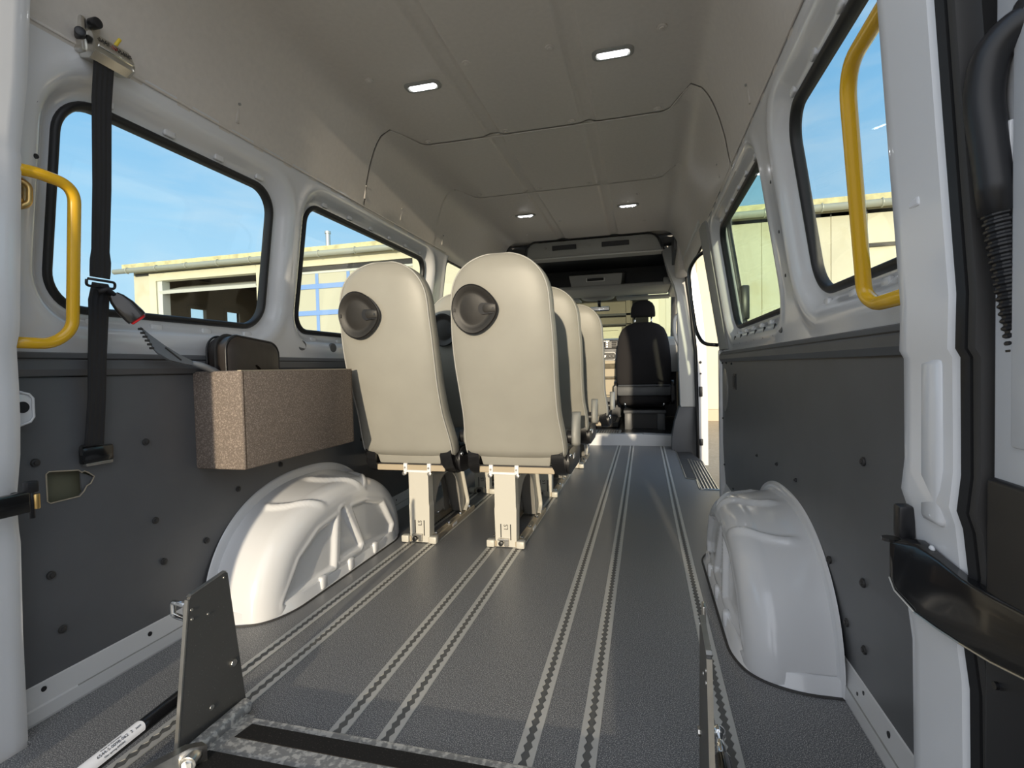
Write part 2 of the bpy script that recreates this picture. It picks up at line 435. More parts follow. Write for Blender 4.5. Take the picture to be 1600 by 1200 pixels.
# trim panels with the handle cut-out on the left
cut = [(0.874, 0.503), (0.874, 0.567), (0.88, 0.572), (0.944, 0.563), (0.952, 0.556), (0.958, 0.558), (0.968, 0.552), (0.981, 0.540), (0.972, 0.524), (0.962, 0.520), (0.955, 0.508), (0.944, 0.498), (0.88, 0.497)]
panels = {}
for side, y0, y1 in ((-1, 0.765, 5.06), (1, 0.765, 3.205)):
    p0 = sheet('wall_panel', [(y0, 0.085), (y1, 0.085), (y1, 0.805), (y0, 0.805)], [cut[::-1]] if side < 0 else [], (0.3, 0.12),
              lambda u, v, s=side: (CX + s * (0.912 - 0.012 * sstep(0.085, 0.3, v)), u, v), M['panel'], walls[side], thick=0.006, flip=(side == 1), smooth=False)
    panels[side] = p0
    b = MB()                                       # lip strip on top of the panel
    prof = [(0.905, 0.795), (0.893, 0.797), (0.884, 0.812), (0.884, 0.832), (0.893, 0.850), (0.899, 0.853), (0.910, 0.853)]
    b.loft([[(CX + side * p[0], y, p[1]) for p in prof] for y in (y0, y1)])
    b.done('panel_lip', M['panel'], walls[side])
    b = MB(); b.box((CX + side * 0.889 - 0.004, y0, 0.8355), (CX + side * 0.889 + 0.004, y1, 0.8395), 0.0015); b.done('lip_groove_bead', M['black'], walls[side])
    b = MB(); b.box((CX + side * 0.902 - 0.004, y0, 0.793), (CX + side * 0.902 + 0.004, y1, 0.798)); b.done('panel_joint', M['black'], walls[side])
# raw chipped edge of the cut-out
b = MB(); b.tube([(-1.357, y, z) for y, z in cut], 0.0016, 6, closed=True); b.done('cut_edge', M['chip'], walls[-1])
b = MB(); b.prism([(0.952, 0.555), (0.979, 0.540), (0.972, 0.526), (0.953, 0.510)], lambda a, c, d: (d, a, c), -1.362, -1.366); b.done('torn_flap', M['panel'], walls[-1])
# push-in fasteners of the panels
def fastener(side, y, z, r=0.0085):
    x = CX + side * (0.912 - 0.012 * sstep(0.085, 0.3, z))
    b = MB(); b.cyl((x + side * 0.002, y, z), (x - side * 0.005, y, z), r, 14, bev=0.002); b.cyl((x - side * 0.004, y, z), (x - side * 0.0075, y, z), r * 0.55, 12, bev=0.001)
    b.done('panel_fastener', M['black'] if r < 0.008 else M['rubber_soft'], walls[side], angle=40)
LF = [(0.853, 0.598), (1.122, 0.607), (1.141, 0.379), (0.873, 0.329), (1.163, 0.252), (1.313, 0.263), (1.449, 0.396), (1.664, 0.440), (1.967, 0.480), (2.245, 0.455), (0.895, 0.188), (2.6, 0.30), (3.0, 0.55)]
for y, z in LF: fastener(-1, y, z, 0.0095)
RF = [(1.415, 0.292), (1.211, 0.319), (1.322, 0.180), (1.226, 0.168), (1.208, 0.577)]
for y, z in RF: fastener(1, y, z, 0.0095)
for y, z in [(1.93, 0.435), (2.25, 0.41), (1.70, 0.43), (3.16, 0.79), (3.02, 0.79), (2.85, 0.785), (3.16, 0.47), (3.16, 0.20), (2.9, 0.12), (2.62, 0.10)]: fastener(1, y, z, 0.006)
# speaker cover and pull recess on the right panel
b = MB(); b.loft([[(0.4425 - t, 3.06 + (0.085 - q) * math.cos(k * 2 * PI / 36), 0.64 + (0.12 - q) * math.sin(k * 2 * PI / 36)) for k in range(36)] for t, q in ((0, 0), (0.005, 0.0), (0.007, 0.006))])
b.done('speaker_cover', M['powder_grey'], walls[1], angle=30)
b = MB(); b.box((0.438, 2.72, 0.655), (0.446, 2.80, 0.735), 0.003); b.done('pull_recess', M['black'], walls[1])
b = MB(); b.box((0.434, 2.735, 0.665), (0.442, 2.785, 0.725), 0.003); b.done('recess_frame', M['rubber_soft'], walls[1])
# little grey blanking plugs in the painted belt line
for side, y, z in ((-1, 1.815, 0.903), (-1, 2.03, 0.90), (1, 1.86, 0.905)):
    x = wallx(side, z); b = MB(); b.loft([[(x + side * (0.004 - t), y + (0.026 - q) * math.cos(k * PI / 12), z + (0.022 - q) * math.sin(k * PI / 12)) for k in range(24)] for t, q in ((0, 0), (0.007, 0.002), (0.007, 0.005))])
    b.done('blanking_plug', M['panel'], walls[side], angle=40)
for k in range(6):                                  # slots below the right middle window
    y = 2.78 - k * 0.16; b = MB(); b.box((wallx(1, 0.895) - 0.003, y - 0.03, 0.875), (wallx(1, 0.895) + 0.004, y - 0.021, 0.925), 0.002, rot=Matrix.Rotation(0.6, 3, 'X')); b.done('belt_slot', M['rubber'], walls[1])
for y, z in ((0.842, 1.402), (0.85, 1.285), (1.715, 1.42), (1.717, 1.28), (1.720, 1.14), (1.722, 1.01)):
    b = MB(); x = wallx(-1, z); b.cyl((x - 0.004, y, z), (x + 0.0015, y, z), 0.0055, 12); b.done('panel_hole', M['black'], walls[-1])
for y, z in ((1.70, 1.33), (1.70, 1.18), (1.71, 1.05)):
    b = MB(); x = wallx(1, z); b.cyl((x + 0.004, y, z), (x - 0.0015, y, z), 0.005, 12); b.done('panel_hole', M['black'], walls[1])
# pressed tabs round the windows
for side in (-1, 1):
    for w in WINS[side][:2]:
        n = 4 if w[1] - w[0] < 0.9 else 6
        for k in range(n):
            y = w[0] + (w[1] - w[0]) * (k + 0.6) / n
            for z, dz in ((w[3] + 0.030, 0.018), (w[2] - 0.034, -0.016)):
                x = wall_map(side)(y, z)[0]
                b = MB(); b.box((x - 0.006, y - 0.018, z - 0.011), (x + 0.006, y + 0.018, z + 0.011), 0.004); b.done('pressed_tab', M['paint'], walls[side], angle=60)
# --- windows: rubber seal and pane
def window(n, side, w, gm, seal=0.016):
    y0, y1, z0, z1, r = w
    def P(y, z, d): return (wallx(side, z, 0.036 + d), y, z)
    lp = rrect(y0 - 0.002, y1 + 0.002, z0 - 0.002, z1 + 0.002, r, 10)
    rings = [[P(p[0], p[1], q) for p in rrect(y0 - g, y1 + g, z0 - g, z1 + g, r + g, 10)] for g, q in
             ((-0.007, 0.020), (-0.007, 0.000), (-0.003, -0.006), (0.003, -0.008), (0.009, -0.006), (0.013, 0.0), (0.013, 0.020))]
    b = MB(); b.loft(rings, False, False)
    o = struct(b.done(f'window_{n}', M['rubber'], None, angle=50))
    o['label'] = 'black rubber window seal'
    g = MB(); g.prism(rrect(y0 - 0.006, y1 + 0.006, z0 - 0.006, z1 + 0.006, r, 10), lambda a, c, d: P(a, c, d), 0.006, 0.010)
    g.done('pane', gm, o)
    return o
n = 1
for side in (-1, 1):
    for i, w in enumerate(WINS[side]):
        window(n, side, w, M['glass_green'] if (side == 1 and i == 1) else M['glass']); n += 1
# --- sill metal
for side, nm, y1 in ((-1, 'baseboard_left', 5.1), (1, 'baseboard_right', 3.24)):
    prof = [(0.900, -0.004), (0.897, 0.006), (0.899, 0.034), (0.903, 0.037), (0.910, 0.082), (0.9165, 0.09), (0.9165, -0.004)]
    b = MB(); b.loft([[(CX + side * p[0], y, p[1]) for p in prof] for y in (0.62, y1)])
    bb = struct(b.done(nm, M['paint_matt'], None))
    bb['label'] = 'white painted sill metal below the dark panel'
    b = MB(); b.box((CX + side * 0.9005 - 0.0015, 0.92, 0.0345), (CX + side * 0.9005 + 0.0015, y1, 0.0375), 0.001); b.done('sill_seam', M['trim_grey'], bb)
    for y, z, r in ((0.852, 0.068, 0.006), (1.115, 0.062, 0.0065), (1.235, 0.068, 0.0045), (1.26, 0.05, 0.004), (2.6, 0.06, 0.005)):
        x = CX + side * (0.903 + (z - 0.037) * 0.156); b = MB(); b.cyl((x + side * 0.004, y, z), (x - side * 0.0012, y, z), r, 10); b.done('sill_hole', M['black'], bb)
# --- headliner: three overlapping panels with notched ends
arc = []; L = 0
full = [(CX - p[0], p[1]) for p in LINER] + [(CX + p[0], p[1]) for p in LINER[-2::-1]]
for i, p in enumerate(full):
    if i: L += math.hypot(p[0] - full[i - 1][0], p[1] - full[i - 1][1])
    arc.append(L)
LT = L
def liner_pt(s, off=0.0):
    s = min(max(s, 0), LT - 1e-6); i = 0
    while arc[i + 1] < s: i += 1
    t = (s - arc[i]) / (arc[i + 1] - arc[i]); a, b = full[i], full[i + 1]
    x = a[0] + (b[0] - a[0]) * t; z = a[1] + (b[1] - a[1]) * t
    dx, dz = b[0] - a[0], b[1] - a[1]; l = math.hypot(dx, dz)
    nx, nz = dz / l, -dx / l                        # towards the inside
    if off: x += nx * off; z += nz * off
    return x, z
def s_of_x(x): return arc[len(LINER) - 1] + (x - CX)
def liner_map(base):
    def fn(s, y):
        x, z = liner_pt(s)
        x2, z2 = liner_pt(s, base)
        for c in (-0.674, -0.228):
            d = abs((x2 - c)); z2 += 0.012 * (1 - sstep(0.026, 0.036, d)) if z2 > 1.88 else 0
        return (x2, y, z2)
    return fn
sL, sR = s_of_x(-1.035), s_of_x(0.118)
sLs, sRs = s_of_x(-1.115), s_of_x(0.198)
def end_line(yc, ys):
    return [(0, ys), (sLs - 0.05, ys), (sLs, ys + 0.012), (sL - 0.008, yc - 0.02), (sL + 0.02, yc), (sR - 0.02, yc), (sR + 0.008, yc - 0.02), (sRs, ys + 0.012), (sRs + 0.05, ys), (LT, ys)]
ends = [[(0, 0.74), (LT, 0.74)], end_line(2.375, 2.16), end_line(3.195, 2.98), [(0, 4.46), (LT, 4.46)]]
ceil = None
for k in range(3):
    gap = 0.0035
    lo = [(a, c + gap) for a, c in ends[k]]; hi = [(a, c - gap) for a, c in ends[k + 1]]
    o = sheet('ceiling' if k == 0 else 'headliner_panel', lo + hi[::-1], [], (0.035, 0.14), liner_map(0.0015 * (k % 2)), M['liner'], ceil, flip=True, thick=0.004, skip=lambda a, c: min(abs(a - s_of_x(-0.674)), abs(a - s_of_x(-0.228))) < 0.046, extra=[(s_of_x(cc) + q, yy) for cc in (-0.674, -0.228) for q in (-0.040, -0.036, -0.032, -0.026, -0.01, 0.01, 0.026, 0.032, 0.036, 0.040) for yy in linspace((0.76, 2.40, 3.22)[k], (2.35, 3.17, 4.44)[k], (120, 60, 90)[k])])
    if k == 0: ceil = struct(o); ceil['label'] = 'grey moulded headliner'
# backing roof above the joints
grid('roof_skin', linspace(0, LT, 40), [0.70, 2.5, 4.5], lambda s, y: (liner_pt(s, -0.03)[0], y, liner_pt(s, -0.03)[1]), M['black'], ceil)
for k in (1, 2):                                     # moulded bead along each joint
    b = MB(); c = end_line((2.375, 3.195)[k - 1] + 0.008, (2.16, 2.98)[k - 1] + 0.008)
    pts = []
    for i in range(2, len(c) - 3):
        for t in linspace(0, 1, 8)[:-1]: 
            s = c[i][0] + (c[i + 1][0] - c[i][0]) * t; y = c[i][1] + (c[i + 1][1] - c[i][1]) * t
            x, z = liner_pt(s, 0.0028); pts.append((x, y, z))
    b.tube(pts, 0.0032, 6); b.done('joint_bead', M['liner'], ceil, smooth=True)
def clip(x, y, r=0.017):
    b = MB(); b.cyl((x, y, 1.904), (x, y, 1.896), r, 20, bev=0.002); b.cyl((x, y, 1.897), (x, y, 1.892), r * 0.55, 14, bev=0.002)
    b.done('headliner_clip', M['liner'], ceil, angle=40)
for y in (1.79, 2.345, 3.145):
    for x in (-1.0, -0.607, -0.30, 0.075): clip(x, y)
for x, y in ((-0.93, 3.66), (-0.60, 3.90), (-0.02, 3.45), (0.02, 4.1), (-0.93, 4.2), (-0.3, 1.3), (-0.6, 1.3)): clip(x, y, 0.013)
for y, side in ((1.39, -1), (2.16, -1), (2.52, -1), (3.10, -1), (1.75, 1), (2.4, 1)):   # slotted tabs on the side of the headliner
    s = 0.10; x, z = liner_pt(s); x = CX + side * (CX - x)
    b = MB(); b.tube(bend([(x + side * 0.009, y, z - 0.030), (x + side * 0.005, y, z + 0.03)], 0.01), 0.009, 10); b.ball((x + side * 0.005, y, z + 0.03), 0.009, 10)
    b.done('headliner_tab', M['liner'], ceil, smooth=True)
    b = MB(); b.cyl((x - side * 0.004, y, z + 0.028), (x - side * 0.010, y, z + 0.027), 0.004, 10); b.done('tab_rivet', M['trim_grey'], ceil)
# lower edge trims where the liner meets the painted frame
for side, y1 in ((-1, 3.18), (1, 3.22)):
    b = MB(); b.tube([(wallx(side, 1.56) - side * 0.0035, y, 1.561) for y in linspace(0.80, y1, 20)], 0.003, 8, flat=(1, 1.3)); b.done('liner_edge', M['liner'], ceil, smooth=True)
# --- rear door frame posts
def rear_post(nm, side, edges, seal_x):
    zs = [e[1] for e in edges]
    rings = []
    for x, z in edges:
        o = side
        rings.append([(x + o * q, y, z) for q, y in ((0.22, 0.80), (0.022, 0.795), (0.008, 0.788), (0.0, 0.772), (0.001, 0.755), (0.006, 0.70), (0.008, 0.680), (0.016, 0.673), (0.22, 0.673))])
    b = MB(); b.loft(rings); return struct(b.done(nm, M['paint'], None, angle=35))
edgesL = [(-1.313, -0.30), (-1.310, 0.02), (-1.308, 0.24), (-1.300, 0.44), (-1.303, 0.465), (-1.306, 0.53), (-1.296, 0.58), (-1.287, 0.63), (-1.282, 0.70), (-1.280, 0.77), (-1.281, 0.86), (-1.270, 0.89), (-1.266, 0.92), (-1.238, 1.25), (-1.240, 1.265), (-1.210, 1.40), (-1.190, 1.56), (-1.15, 1.80), (-1.09, 2.0)]
edgesR = [(0.346, -0.30), (0.342, 0.05), (0.340, 0.25), (0.338, 0.42), (0.332, 0.47), (0.336, 0.55), (0.331, 0.60), (0.325, 0.62), (0.329, 0.66), (0.328, 0.79), (0.323, 0.80), (0.324, 0.86), (0.311, 1.05), (0.298, 1.25), (0.282, 1.42), (0.25, 1.65), (0.17, 2.0)]
tl = rear_post('trim_1', -1, edgesL, 0); tl['label'] = 'white painted left rear door post'
tr = rear_post('trim_2', 1, edgesR, 0); tr['label'] = 'white painted right rear door post'
# stampings on the right post
b = MB(); b.box((0.3305, 0.695, 0.590), (0.35, 0.742, 0.79), 0.008); b.done('post_stamping', M['paint'], tr, angle=50)
for y, z in ((0.72, 0.805), (0.715, 0.56), (0.722, 0.63), (0.715, 0.60), (0.72, 0.50)):
    b = MB(); b.ball((0.333, y, z), 0.005, 10, (0.6, 1, 0.8)); b.done('weld_dimple', M['paint'], tr, smooth=True)
b = MB(); b.box((0.3185, 0.716, 0.972), (0.325, 0.740, 0.984), 0.003); b.done('paint_chip', M['label'], tr)
# door weather strip on the right: two lobes
wl = []
for x, z in edgesR: wl.append((x + 0.012, z))
b = MB(); b.loft([[(x + q, y, z) for q, y in ((0.06, 0.672), (0.0, 0.672), (-0.004, 0.665), (0.000, 0.656), (0.06, 0.656))] for x, z in wl])
st = struct(b.done('trim_3', M['rubber'], None, angle=50)); st['label'] = 'black rubber weather strip of the rear door'
b = MB(); b.loft([[(x + q, y, z) for q, y in ((0.03, 0.656), (0.003, 0.656), (0.000, 0.650), (0.003, 0.643), (0.012, 0.641), (0.03, 0.650))] for x, z in wl])
b.done('strip_lobe', M['rubber_soft'], st, angle=50)
# right rear door, swung open
dr = struct(MB().box((0.350, -0.10, -0.05), (0.44, 0.638, 1.95), 0.006).done('door_1', M['paint'], None, angle=40)); dr['label'] = 'open white right rear door'
b = MB(); b.box((0.347, -0.05, 0.70), (0.366, 0.606, 1.9), 0.003); b.done('door_stamping', M['paint'], dr, angle=40)
b = MB(); b.box((0.346, 0.607, 0.955), (0.3525, 0.630, 1.02), 0.003); b.done('door_bracket', M['paint'], dr, angle=40)
b = MB(); b.box((0.347, 0.612, -0.05), (0.366, 0.636, 0.47), 0.002); b.done('door_edge_board', M['wood'], dr)
b = MB(); b.box((0.348, 0.585, -0.05), (0.37, 0.612, 0.47), 0.002); b.done('door_edge_board', M['wood'], dr)

dl = struct(MB().prism([(-1.298, 0.640), (-1.152, -0.26), (-1.235, -0.27), (-1.385, 0.625)], lambda a, c, d: (a, c, d), -0.35, 2.0, 0.01).done('door_2', M['paint'], None, angle=40)); dl['label'] = 'open white left rear door'
# --- entry step well and sliding door opening
b = MB(); b.box((0.27, 3.42, -0.24), (0.50, 4.9, -0.20)); 
sw = struct(b.done('trim_4', M['black'], None)); sw['label'] = 'recessed side entry step'
b = MB(); b.loft([[(x, y, z) for x, y, z in ((0.269, 3.67, t), (0.269, 5.12, t))] for t in (-0.0, -0.22)], False, False, closed=False); b.done('step_riser', M['black'], sw)
b = MB(); b.prism([(0.275, 4.86), (0.275, 3.70), (0.338, 3.66), (0.333, 3.40), (0.455, 3.40), (0.455, 4.40), (0.40, 4.86)], lambda a, c, d: (a, c, d), -0.03, -0.012, 0.003); b.done('step_tread', M['rubber_soft'], sw)
for k, x in enumerate((0.345, 0.366, 0.387, 0.408, 0.429, 0.447)):
    b = MB(); b.box((x - 0.004, 3.42, -0.013), (x + 0.004, 4.5 - k * 0.03, -0.0085), 0.0015); b.done('tread_rib', M['alu'], sw)
b = MB(); b.tube(bend([(0.269, 4.9, 0.001), (0.269, 3.67, 0.001), (0.333, 3.64, 0.001), (0.326, 3.37, 0.001), (0.449, 3.37, 0.001)], 0.02), 0.005, 8); b.done('step_edge', M['alu'], sw, smooth=True)
# C pillar beside the opening
b = MB()
prof = lambda z: [(wallx(1, z) - 0.012, 2.96), (wallx(1, z) - 0.022, 3.02), (wallx(1, z) - 0.024, 3.15), (wallx(1, z) - 0.012, 3.20), (wallx(1, z) + 0.09, 3.215), (wallx(1, z) + 0.09, 2.96)]
b.loft([[(x, y, z) for x, y in prof(z)] for z in (0.865, 0.90, 1.0, 1.2, 1.4, 1.56)])
cp = struct(b.done('trim_5', M['trim_grey'], None, angle=50)); cp['label'] = 'grey plastic pillar cover behind the side door'
b = MB(); b.box((0.425, 3.185, -0.05), (0.52, 3.235, 0.87), 0.012); b.done('pillar_foot', M['paint'], cp, angle=40)
# B pillar in front of the opening, with seal and jamb
bp_in = [(0.175, 1.86), (0.205, 1.72), (0.232, 1.62), (0.285, 1.50), (0.300, 1.40), (0.305, 0.98), (0.318, 0.42), (0.318, 0.40)]
bp_out = [(0.325, 1.86), (0.330, 1.81), (0.375, 1.55), (0.405, 1.30), (0.440, 0.90), (0.448, 0.42), (0.448, 0.40)]
b = MB(); b.prism(bp_in[::-1] + bp_out, lambda a, c, d: (a, d, c), 4.86, 5.02, 0.006)
bpil = struct(b.done('trim_6', M['light_grey'], None, angle=40)); bpil['label'] = 'light grey pillar trim in front of the side door'
b = MB(); b.prism([(0.235, -0.1), (0.238, 0.12), (0.265, 0.26), (0.305, 0.40), (0.455, 0.40), (0.455, -0.1)], lambda a, c, d: (a, d, c), 4.87, 5.02, 0.006); b.done('pillar_lower_trim', M['panel'], bpil, angle=40)
b = MB(); b.tube([(0.335, 4.84, 1.83), (0.352, 4.80, 1.72), (0.382, 4.82, 1.55), (0.412, 4.84, 1.30), (0.447, 4.84, 0.90), (0.455, 4.83, 0.42), (0.452, 4.75, -0.05)], 0.014, 10); b.done('opening_seal', M['rubber'], bpil, smooth=True)
b = MB(); b.prism([(0.37, 1.72), (0.40, 1.55), (0.43, 1.30), (0.462, 0.90), (0.468, 0.42), (0.468, -0.12), (0.545, -0.12), (0.545, 0.42), (0.535, 0.90), (0.50, 1.30), (0.47, 1.55), (0.44, 1.72)], lambda a, c, d: (a, d, c), 4.80, 4.87, 0.008); b.done('door_jamb', M['paint'], bpil, angle=40)
for z, h in ((0.54, 0.09), (0.09, 0.06)):
    b = MB(); b.box((0.47, 4.785, z - h / 2), (0.50, 4.80, z + h / 2), 0.006); b.done('jamb_latch', M['black'], bpil, angle=40)
b = MB(); b.ball((0.485, 4.795, 0.80), 0.012, 10).ball((0.487, 4.795, 0.70), 0.008, 10); b.done('jamb_bolt', M['black'], bpil, smooth=True)
# header rail above the opening
b = MB(); b.tube([(wallx(1, 1.60) + 0.0, y, 1.62 + 0.03 * (y - 3.2)) for y in linspace(3.2, 4.9, 12)], 0.02, 8); b.done('opening_header', M['light_grey'], bpil, smooth=True)

# --- cab
b = MB(); b.box((-1.40, 5.12, -0.05), (0.45, 7.2, 0.098)); cabf = struct(b.done('floor.001', M['black'], None)); cabf['label'] = 'black cab floor'
b = MB(); b.prism([(-1.37, 0.0), (-0.63, 0.0), (-0.03, 0.0), (0.0, -0.006), (0.41, -0.006), (0.41, 0.10), (0.0, 0.108), (-0.03, 0.115), (-0.63, 0.105), (-1.37, 0.105)], lambda a, c, d: (a, d, c), 5.11, 5.24, 0.004)
b.done('cab_step', M['paint'], cabf, angle=40)
b = MB(); b.box((0.405, 4.88, -0.16), (0.46, 5.14, 0.10), 0.02); b.done('cab_step_corner', M['paint'], cabf, angle=40)
b = MB(); b.cyl((0.27, 5.2, 0.13), (0.34, 5.16, 0.13), 0.035, 14, bev=0.01); b.done('cab_step_bulge', M['paint'], cabf, angle=60)
gr = MB(); gr.box((-0.64, 5.13, 0.10), (-0.235, 5.42, 0.118), 0.006); grl = gr.done('floor_grille', M['trim_grey'], cabf, angle=40)
for k in range(15):
    x = -0.615 + k * 0.025
    if abs(x + 0.49) < 0.015: continue
    b = MB(); b.box((x - 0.008, 5.16, 0.112), (x + 0.008, 5.39, 0.1195), 0.002); b.done('grille_slot', M['black'], grl)
# cab side and roof
b = MB(); b.prism([(5.0, -0.1), (7.3, -0.1), (7.3, 0.95), (5.0, 1.02)], lambda a, c, d: (d, a, c), 0.42, 0.47, 0.01); wr = struct(b.done('wall_right.001', M['black'], None)); wr['label'] = 'dark inner side of the right cab door'
b = MB(); b.prism([(5.0, -0.1), (7.3, -0.1), (7.3, 0.95), (5.0, 1.02)], lambda a, c, d: (d, a, c), -1.43, -1.38, 0.01); wl_ = struct(b.done('wall_left.001', M['panel'], None)); wl_['label'] = 'dark inner side of the left cab door'
b = MB(); b.tube([(0.37, 7.1, 0.98), (0.36, 6.6, 1.35), (0.345, 6.2, 1.63), (0.30, 5.9, 1.72)], 0.03, 10); b.tube([(-1.27, 7.1, 0.98), (-1.26, 6.6, 1.35), (-1.25, 6.2, 1.63)], 0.03, 10)
ap = struct(b.done('trim_7', M['panel'], None, smooth=True)); ap['label'] = 'dark windscreen pillars'
b = MB(); b.box((-1.45, 4.46, 1.92), (0.53, 6.3, 1.97)); 
roof = struct(b.done('ceiling.001', M['liner'], None)); roof['label'] = 'roof above the cab'
b = MB(); b.prism([(-1.30, 7.15, ), (0.40, 7.15), (0.36, 6.12), (-1.28, 6.12)], lambda a, c, d: (a, c, 0.98 + (7.15 - c) * 0.72 + d), 0, 0.004); wsn = struct(b.done('window_6', M['glass_front'], None)); wsn['label'] = 'windscreen'
for z in ():
    pass
for side in (-1, 1):
    b = MB(); b.box((CX + side * 0.80 - 0.06, 4.46, 1.56), (CX + side * 0.80 + 0.06, 6.2, 1.95), 0.03); b.done('cab_roof_side', M['liner'], roof, angle=40)

# overhead shelf with air vents, slot and console
sh = thing('overhead_shelf', (-0.45, 4.5, 1.76), 'grey overhead cab shelf with two air vents and a radio slot', 'shelf')
b = MB(); b.prism([(-1.01, 1.755), (-0.985, 1.85), (-0.955, 1.879), (-0.92, 1.889), (0.055, 1.889), (0.095, 1.879), (0.125, 1.85), (0.165, 1.755)], lambda a, c, d: (a, d + (1.889 - c) * 0.25, c), 4.475, 4.66, 0.006); b.done('front_panel', M['trim_grey'], sh, angle=40)
b = MB(); b.tube([(-1.02, 4.505, 1.752), (0.17, 4.505, 1.752)], 0.007, 8); b.done('front_lip', M['light_grey'], sh, smooth=True)
b = MB(); b.tube(bend([(-1.03, 4.47, 1.75), (-0.99, 4.465, 1.86), (-0.93, 4.46, 1.897), (0.06, 4.46, 1.897), (0.13, 4.465, 1.86), (0.18, 4.47, 1.75)], 0.03), 0.006, 8); b.done('shelf_seal', M['rubber'], sh, smooth=True)
for x0, x1 in ((-0.765, -0.555), (-0.335, -0.105)):
    b = MB(); b.box((x0, 4.468, 1.815), (x1, 4.50, 1.852), 0.003); v = b.done('vent', M['black'], sh)
    for k in range(9):
        x = x0 + (x1 - x0) * (k + 0.5) / 9; b = MB(); b.box((x - 0.0015, 4.466, 1.817), (x + 0.0015, 4.47, 1.850)); b.done('vent_slat', M['rubber'], v)
for x in (-0.83, -0.445, -0.03):
    b = MB(); b.cyl((x, 4.485, 1.838), (x, 4.474, 1.838), 0.011, 14, bev=0.002); b.done('screw_cap', M['trim_grey'], sh, angle=40)
b = MB(); b.box((-1.15, 5.95, 1.60), (0.28, 5.99, 1.93)); b.done('shelf_back', M['panel'], sh)
b = MB(); b.box((-1.20, 4.64, 1.888), (0.28, 6.0, 1.91)); b.done('shelf_top', M['panel'], sh)
for x in (-1.18, 0.27):
    b = MB(); b.prism([(4.50, 1.90), (4.50, 1.75), (5.3, 1.60), (6.0, 1.60), (6.0, 1.90)], lambda a, c, d: (d, a, c), x - 0.012, x + 0.012, 0.004); b.done('shelf_side', M['panel'], sh)
b = MB(); b.box((-1.19, 5.35, 1.585), (0.27, 6.02, 1.622), 0.012); b.done('shelf_floor', M['trim_grey'], sh, angle=40)
b = MB(); b.loft([[(x, y, z) for x, y, z in ((-0.745, 5.36, 1.735), (-0.20, 5.36, 1.735), (-0.215, 5.36, 1.615), (-0.72, 5.36, 1.615))], [(x, y, z) for x, y, z in ((-0.79, 5.85, 1.83), (-0.17, 5.85, 1.83), (-0.20, 5.85, 1.615), (-0.74, 5.85, 1.615))]])
b.done('centre_box', M['trim_grey'], sh)
b = MB(); b.box((-0.568, 5.350, 1.662), (-0.375, 5.363, 1.702), 0.004); sf = b.done('slot_frame', M['light_grey'], sh, angle=40)
b = MB(); b.box((-0.556, 5.346, 1.668), (-0.387, 5.354, 1.696), 0.002); b.done('slot', M['dark_bar'], sf)
b = MB(); b.box((0.20, 5.33, 1.60), (0.275, 5.42, 1.66), 0.012); b.done('corner_block', M['trim_grey'], sh, angle=40)
oc = thing('overhead_console', (-0.51, 6.05, 1.6), 'grey overhead console with buttons above the rear-view mirror', 'console')
b = MB(); b.loft([[(-0.515 + 0.19 * q * math.copysign(abs(math.cos(t)) ** 0.6, math.cos(t)), 6.0 + dy, 1.625 + 0.065 * q * math.copysign(abs(math.sin(t)) ** 0.6, math.sin(t))) for t in linspace(0, 2 * PI, 33)[:-1]] for dy, q in ((0.14, 1.05), (0.02, 1.0), (0.0, 0.93))]); b.done('body', M['trim_grey'], oc, angle=40)
for k in range(4):
    b = MB(); x = -0.60 + k * 0.042 + (0.012 if k > 1 else 0); b.box((x, 5.988, 1.66), (x + 0.025, 6.002, 1.671), 0.003); b.done('button', M['black'], oc)
b = MB(); b.box((-0.585, 5.988, 1.585), (-0.45, 6.004, 1.618), 0.006); b.done('lens', M['screen'], oc)
b = MB(); b.box((-0.41, 5.987, 1.585), (-0.375, 6.004, 1.655), 0.006, rot=Matrix.Rotation(0.25, 3, 'Y')); b.done('side_switch', M['black'], oc)
for x in (-0.345,):
    b = MB(); b.ball((x, 5.99, 1.61), 0.014, 12, (0.7, 1, 2)); b.done('lens_rim', M['light_grey'], oc, smooth=True)
mi = thing('rear_view_mirror', (-0.49, 6.15, 1.5), 'small black rear-view mirror under the overhead console', 'mirror')
b = MB(); b.cyl((-0.50, 6.12, 1.57), (-0.50, 6.17, 1.475), 0.02, 12); b.done('stalk', M['black'], mi, smooth=True)
b = MB(); b.box((-0.615, 6.12, 1.435), (-0.375, 6.16, 1.49), 0.018); b.done('housing', M['black'], mi, angle=40)
b = MB(); b.box((-0.600, 6.116, 1.443), (-0.385, 6.124, 1.484), 0.003); b.done('mirror_glass', M['chrome'], mi)
for x0, x1, nm in ((-1.2, -0.72, 'grey folded sun visor on the left of the overhead console'), (-0.30, 0.30, 'grey folded sun visor above the dark front seat')):
    sv = MB().box((x0, 6.03, 1.562), (x1, 6.28, 1.583), 0.01).done('sun_visor', M['trim_grey'], None, angle=40); tag(sv, nm, 'sun visor')

